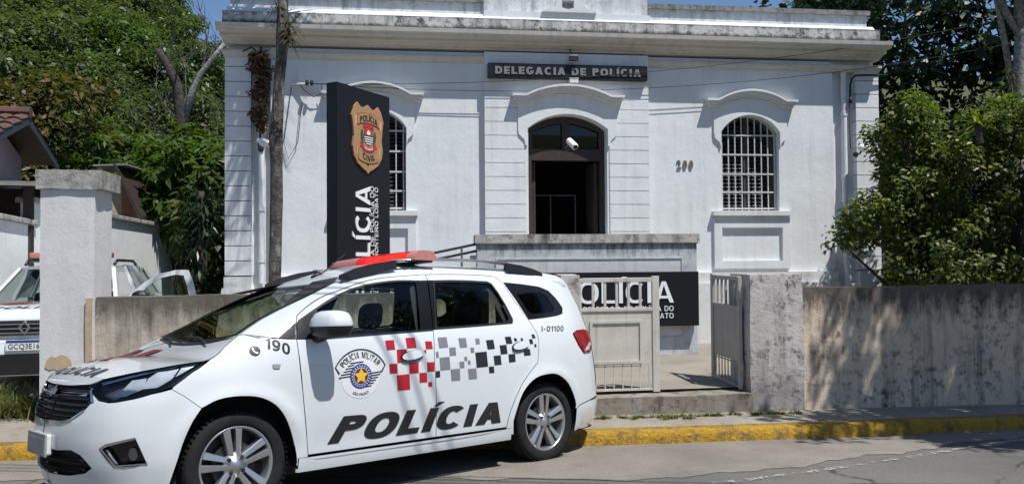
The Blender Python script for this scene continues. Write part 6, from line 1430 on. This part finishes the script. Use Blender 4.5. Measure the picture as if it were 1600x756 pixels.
# shrubs behind the white boundary wall
def shrub(px,d,zc,rx,rz,mt,nc,per,L,W,sd,label,group=None,base=0,up=.5,name='shrub',droop=.3):
    x=(px-800)/1265*d; e=empty(name,label,'shrub',group,loc=(x,d,base)); c=blob(nc,rx,rx*.8,rz,sd,.45)+np.array([0,0,zc-base])
    add_mesh(leaf_mesh('foliage',c,np.random.default_rng(sd).uniform(.2,.42,nc),per,L,W,sd,M[mt],outc=(0,0,zc-base-rz*.6),up=up,droop=droop),'foliage',e)
    m=MB(); rr=random.Random(sd)
    for i in range(6):
        t_=c[rr.randrange(nc)]*.8; m.tube([(rr.uniform(-.15,.15),rr.uniform(-.15,.15),-.1),(t_[0]*.4,t_[1]*.4,(zc-base)*.5),tuple(t_)],[.05,.035,.012],6)
    m.build('stems',M['bark_dark'],e,smooth=True); return e
shrub(165,21,3.9,1.2,.9,'leaf_bright',60,60,.26,.09,31,'bright green feathery shrub behind the roof of the brick outbuilding',base=0)
shrub(225,20.5,3.6,1.3,1.0,'leaf_green',60,60,.26,.09,32,'leafy green shrub above the coping of the white boundary wall',base=0)
shrub(285,19,3.3,1.1,1.5,'leaf_bright',60,60,.28,.11,33,'big-leaved green shrub between the boundary wall and the station',base=0,droop=.9)
shrub(332,17.5,2.2,.75,2.1,'leaf_green',70,60,.26,.11,34,'tall green shrub hugging the left corner of the station',base=0,droop=.9)
shrub(120,23,4.6,1.4,1.2,'leaf_mid',60,60,.28,.11,35,'mid-green shrub rising behind the tiled roof',base=0)
vt=empty('vine_tree','dark trunk wrapped in hanging vines at the end of the white boundary wall','tree',loc=((313-800)/1265*16.2,16.2,0))
limbs('trunk',3.2,.16,3,[],M['bark_dark'],vt,5)
r=np.random.default_rng(8); c=np.stack([r.normal(0,.14,60),r.normal(0,.14,60),r.uniform(.4,3.1,60)],1); add_mesh(leaf_mesh('vines',c,np.full(60,.16),30,.22,.05,9,M['leaf_dark'],up=.1,droop=2.5),'vines',vt)
# bare snag
sn=empty('dead_tree','bare dead tree with a thick broken limb standing out from the wooded slope','tree',loc=((280-800)/1265*22.5,22.5,.6))
def P22(px,py): return ((px-280)/1265*22.5,0,(411-py)*22.5/1265+1.61-.6)
m=MB(); m.tube([P22(284,360),P22(280,260),P22(283,190),P22(276,130),P22(258,95),P22(246,76)],[.20,.18,.16,.14,.12,.09],9); m.build('trunk',M['bark_dark'],sn,smooth=True)
m=MB(); m.tube([P22(284,200),P22(300,140),P22(314,112),P22(335,86),P22(350,66)],[.10,.09,.08,.07,.05],8); m.tube([P22(262,110),P22(252,112)],[.1,.07],6); m.build('limb',M['bark_pale'],sn,smooth=True)
rr=random.Random(4); m=MB()
def twig(p,d,L,r0,dep):
    q=[p]; 
    for i in range(4):
        d=Vector((d[0]+rr.uniform(-.3,.3),d[1]+rr.uniform(-.3,.3),d[2]+rr.uniform(-.15,.3))).normalized(); q.append(tuple(Vector(q[-1])+d*L/4))
    m.tube(q,[r0,r0*.8,r0*.6,r0*.4,r0*.2],5,False)
    if dep: 
        for k in range(3): twig(q[rr.randrange(1,4)],(d[0]+rr.uniform(-1,1),d[1]+rr.uniform(-1,1),d[2]+rr.uniform(-.2,.8)),L*.6,r0*.5,dep-1)
for px,py,dx,dz in ((283,190,-.6,.8),(282,210,-1,.4),(300,140,.2,1),(318,108,.3,1),(335,86,.5,1),(284,170,.3,1),(275,250,-1,.2),(290,230,1,.3),(281,160,-.3,1),(284,280,-1,.5),(286,300,1,.4)):
    twig(P22(px,py),(dx,rr.uniform(-.3,.3),dz),rr.uniform(1.2,2.2),.032,2)
m.build('bare_twigs',M['bark_mottled'],sn)
# slim trunk in front of the facade
def strap(name,pts,n,L,W,seed,mat,parent,upb=.6,curve=.6):
    r=np.random.default_rng(seed); V=[]
    for p in pts:
        for k in range(n):
            a=r.uniform(0,6.28); el=r.uniform(-.2,1.0)*upb; d=np.array([math.cos(a)*math.cos(el),math.sin(a)*math.cos(el),math.sin(el)]); sd=np.array([-math.sin(a),math.cos(a),0]); l=L*r.uniform(.6,1.15); q=np.array(p)+r.normal(size=3)*.02; w=W
            pr=[]
            for i in range(5):
                f=i/4; c=q+d*l*f+np.array([0,0,-curve*l*f*f]); pr.append((c-sd*w*(1-f*.9)/2,c+sd*w*(1-f*.9)/2))
            for i in range(4): V+=[pr[i][0],pr[i][1],pr[i+1][1],pr[i+1][0]]
    return add_mesh(quads_mesh(name,np.array(V),M[mat]),name,parent)
D=10.8
def PT(px,py,d=D,dy=0): return ((px-800)/1265*(d+dy),d+dy,(411-.0075*(px-800)*0-py)*(d+dy)/1265+1.61)
tk=empty('slim_tree','slim lichen-spotted tree trunk with tufts of epiphytes in front of the facade','tree',loc=(PT(428,460)[0],D,0))
def LT(px,py,dy=0): q=PT(px,py,D,dy); return (q[0]-tk.location.x,q[1]-D,q[2])
rr=random.Random(2); pts=[];rad=[]
for i,(px,py,w_) in enumerate(((427,560,21),(428,500,20),(429,455,19),(430,410,20),(431,360,18),(432,310,19),(432,260,18),(431,215,22),(434,170,18),(437,120,17),(440,85,17),(442,60,22),(443,40,22),(442,15,17),(443,-20,17),(445,-120,15),(449,-240,13),(455,-380,10))):
    pts.append(LT(px,py)); rad.append(w_/2*D/1265*rr.uniform(.93,1.07))
m=MB(); m.tube(pts,rad,12); m.build('trunk',M['bark_mottled'],tk,smooth=True)
strap('epiphyte_tuft',[LT(452,40,-.1),LT(456,52,-.08),LT(450,62,-.1),LT(434,12,-.08),LT(420,150+0,-.1)][:4],34,.26,.018,3,'epiphyte',tk,1.0,.8)
strap('epiphyte_tuft',[LT(428,185,-.1),LT(440,190,-.1),LT(425,35,-.05)],16,.13,.014,4,'epiphyte',tk,1.0,.6)
c=blob(26,.8,.7,.8,44)+np.array(LT(452,-320)); strap('crown',[tuple(p) for p in c],12,.85,.05,5,'leaf_mid',tk,.7,1.1)
m=MB()
for i in range(7): q=c[i*4]; m.tube([LT(452,-300),tuple((np.array(LT(452,-300))+q)/2+np.array([0,0,.15])),tuple(q)],[.045,.03,.015],6)
m.build('branches',M['bark_mottled'],tk,smooth=True)
# dry creeper on the left downpipe
cv=empty('dry_creeper','brown dried creeper hanging on the left downpipe beside the slim trunk','plant',loc=fw_(-4.72,0,.06),rz=YA)
r=np.random.default_rng(12); z=r.uniform(3.62,4.82,70); c=np.stack([r.normal(0,.06,70)+.02*np.sin(z*6),-.05+r.normal(0,.04,70),z],1)
add_mesh(leaf_mesh('dry_leaves',c,np.full(70,.07),16,.07,.045,13,M['leaf_dry'],up=.2,droop=.8),'dry_leaves',cv)
m=MB(); m.tube([(0,-.04,3.5),(.03,-.06,4.0),(-.02,-.05,4.5),(.02,-.04,4.85)],.018,6); m.tube([(0,-.05,4.75),(-.12,-.06,4.87),(-.25,-.06,4.80)],.012,5); m.build('stem',M['bark_dark'],cv,smooth=True)
# right-hand shrubs in front of the corner of the station
def inpoly_clumps(poly,n,d0,d1,seed):
    r=np.random.default_rng(seed); xs=[p[0] for p in poly]; ys=[p[1] for p in poly]; out=[]
    while len(out)<n:
        px=r.uniform(min(xs),max(xs)); py=r.uniform(min(ys),max(ys))
        if pin((px,py),[poly]):
            d=r.uniform(d0,d1); out.append(((px-800)/1265*d,d,(403-py)*d/1265+1.61))
    return np.array(out)
def rshrub(label,poly,n,d0,d1,per,L,W,seed,mt,stemx):
    c=inpoly_clumps(poly,n,d0,d1,seed); b=Vector(((stemx-800)/1265*(d0+d1)/2,(d0+d1)/2,0)); b.z=.2
    e=empty('shrub',label,'shrub','leafy shrubs at the right end of the station',loc=b); cc=c-np.array(b)
    add_mesh(leaf_mesh('foliage',cc,np.random.default_rng(seed).uniform(.13,.27,n),per,L,W,seed,M[mt],outc=(0,.8,cc[:,2].mean()-1.0)),'foliage',e)
    m=MB(); rr=random.Random(seed)
    for i in range(12):
        t_=cc[rr.randrange(n)]; m.tube([(rr.uniform(-.1,.1),rr.uniform(-.1,.1),-.3),(t_[0]*.35+rr.uniform(-.1,.1),t_[1]*.5,t_[2]*.55),tuple(t_)],[.045,.03,.008],6)
    m.build('stems',M['bark_dark'],e,smooth=True)
rshrub('leafy shrub whose branches reach across the right corner of the facade',[(1350,198),(1388,212),(1400,165),(1432,146),(1462,180),(1478,260),(1460,330),(1470,445),(1392,445),(1388,345),(1360,372),(1312,384),(1300,360),(1345,318),(1386,300),(1372,222)],210,11.4,12.9,62,.085,.05,51,'leaf_shrub',1430)
rshrub('rounded yellow-green shrub behind the mouldy wall at the right edge',[(1478,205),(1500,190),(1530,170),(1560,150),(1600,160),(1660,170),(1690,230),(1690,445),(1475,445),(1462,330)],230,11.2,12.8,62,.085,.05,52,'leaf_shrub',1570)
sb=empty('bromeliad','yellow-green bromeliad sitting among the shrubs at the right','plant',loc=(((1535-800)/1265*11.0),11.0,(403-196)*11.0/1265+1.61))
strap('leaves',[(0,0,0)],34,.38,.06,7,'bromeliad',sb,1.3,.35)
m=MB(); m.tube([(0,0,-.25),(0,.02,.02)],.05,7); m.build('stump',M['bark_dark'],sb)
# dark tall trees behind the shrubs and over the right side
def bigtree(label,loc,h,cen,rad,nc,per,L,W,mt,bark,sd,r0=.2,group=None,limbn=8,name='broadleaf_tree',clr=(.4,.75)):
    e=empty(name,label,'tree',group,loc=loc); c=blob(nc,*rad,sd,.4)+np.array(cen)
    add_mesh(leaf_mesh('crown',c,np.random.default_rng(sd).uniform(*clr,nc),per,L,W,sd,M[mt],outc=cen),'crown',e)
    limbs('trunk',h,r0,h,[tuple(c[i]) for i in range(0,nc,max(1,nc//limbn))],M[bark],e,sd,(cen[0]*.6,cen[1]*.6)); return e
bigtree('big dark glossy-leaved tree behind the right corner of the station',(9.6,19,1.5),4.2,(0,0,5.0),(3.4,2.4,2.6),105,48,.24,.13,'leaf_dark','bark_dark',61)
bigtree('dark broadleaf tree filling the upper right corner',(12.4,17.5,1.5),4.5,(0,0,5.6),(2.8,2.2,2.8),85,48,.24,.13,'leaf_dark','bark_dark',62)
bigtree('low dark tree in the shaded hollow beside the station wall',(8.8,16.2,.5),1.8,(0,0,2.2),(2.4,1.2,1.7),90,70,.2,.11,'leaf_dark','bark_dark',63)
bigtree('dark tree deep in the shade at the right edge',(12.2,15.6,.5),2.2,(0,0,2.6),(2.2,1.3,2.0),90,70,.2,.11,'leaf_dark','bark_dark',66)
pt=bigtree('tall pale-barked tree with an epiphyte on its trunk at the right edge',(9.05,14.5,.5),9.0,(.15,-.1,10.9),(3.2,2.4,1.7),110,60,.26,.13,'leaf_mid','bark_pale',64,.17)
strap('epiphyte_tuft',[(-.14,-.12,4.4),(-.12,-.14,4.2)],30,.3,.02,9,'epiphyte',pt,1.0,.7)
bigtree('spreading street tree just outside the right edge that shades the mouldy wall',(8.4,8.6,0),4.8,(-1.62,-2.05,5.9),(2.35,1.65,1.1),205,48,.16,.085,'leaf_green','bark_mottled',65,.18,clr=(.18,.34))
bigtree('added unseen tree beyond the right edge, put there to shade the shrubs',(11.2,10.0,0),6.5,(-.6,-.4,8.2),(1.4,1.2,1.2),60,55,.2,.1,'leaf_green','bark_mottled',67,.2)  # out-of-view tree added to darken the lower right shrubs
# grass and weeds
def blades(name,pts,n,L,W,seed,mat,label,cat):
    r=np.random.default_rng(seed); V=[]
    for (x,y,z,s) in pts:
        for k in range(n):
            a=r.uniform(0,6.28); q=np.array((x+r.normal()*.06*s,y+r.normal()*.05*s,z-.01)); l=L*s*r.uniform(.5,1.2); ln=r.uniform(.1,.7); d=np.array([math.cos(a)*ln,math.sin(a)*ln,1.]); sd=np.array([-math.sin(a),math.cos(a),0]); w=W
            p=[q+d*l*f+np.array([math.cos(a),math.sin(a),-.6])*l*.35*f*f for f in (0,.5,1)]
            V+=[p[0]-sd*w/2,p[0]+sd*w/2,p[1]+sd*w*.4,p[1]-sd*w*.4, p[1]-sd*w*.4,p[1]+sd*w*.4,p[2]+sd*w*.08,p[2]-sd*w*.08]
    o=add_mesh(quads_mesh(name,np.array(V),M[mat]),name); return tag(o,label,cat,None,'stuff')
r=np.random.default_rng(3); P_=[]
for i in range(110):
    x=r.uniform(-7.6,-4.42); y=wall_y(x)+r.uniform(.1,1.1); P_.append((x,y,yard_z(x,y) if y>wall_y(x)+.25 else pav_z(x,y),1.0))
blades('grass',P_,46,.30,.012,4,'grass_blade','long green and straw-coloured grass beside the driveway pillar','grass')
P_=[]
for i in range(46):
    x=r.uniform(.4,2.9); y=wall_y(x)-.20-r.uniform(0,.06); P_.append((x,y,pav_z(x,y),.35))
for i in range(16):
    x=r.uniform(-6.2,-4.4); y=kerb_y(x)+r.uniform(.22,.5); P_.append((x,y,pav_z(x,y),.35))
for i in range(8): x=1.55+r.normal()*.12; P_.append((x,wall_y(x)-.32+r.normal()*.03,pav_z(x,7.9),.4))
blades('weeds',P_,22,.16,.012,6,'grass_blade','small green weeds sprouting along the foot of the walls','weeds')
# cables over the street, out of the picture; their shadows fall across the parked car
for k,nm in enumerate(('nearest','middle','farthest')):
    o_=.11*(k-1); cable(nm+' of three cables strung high along the street above the parked car',caten((-9.4+o_*.2,5.75+o_,6.0),(16.0+o_*.2,1.65+o_,6.0),.12),.013)
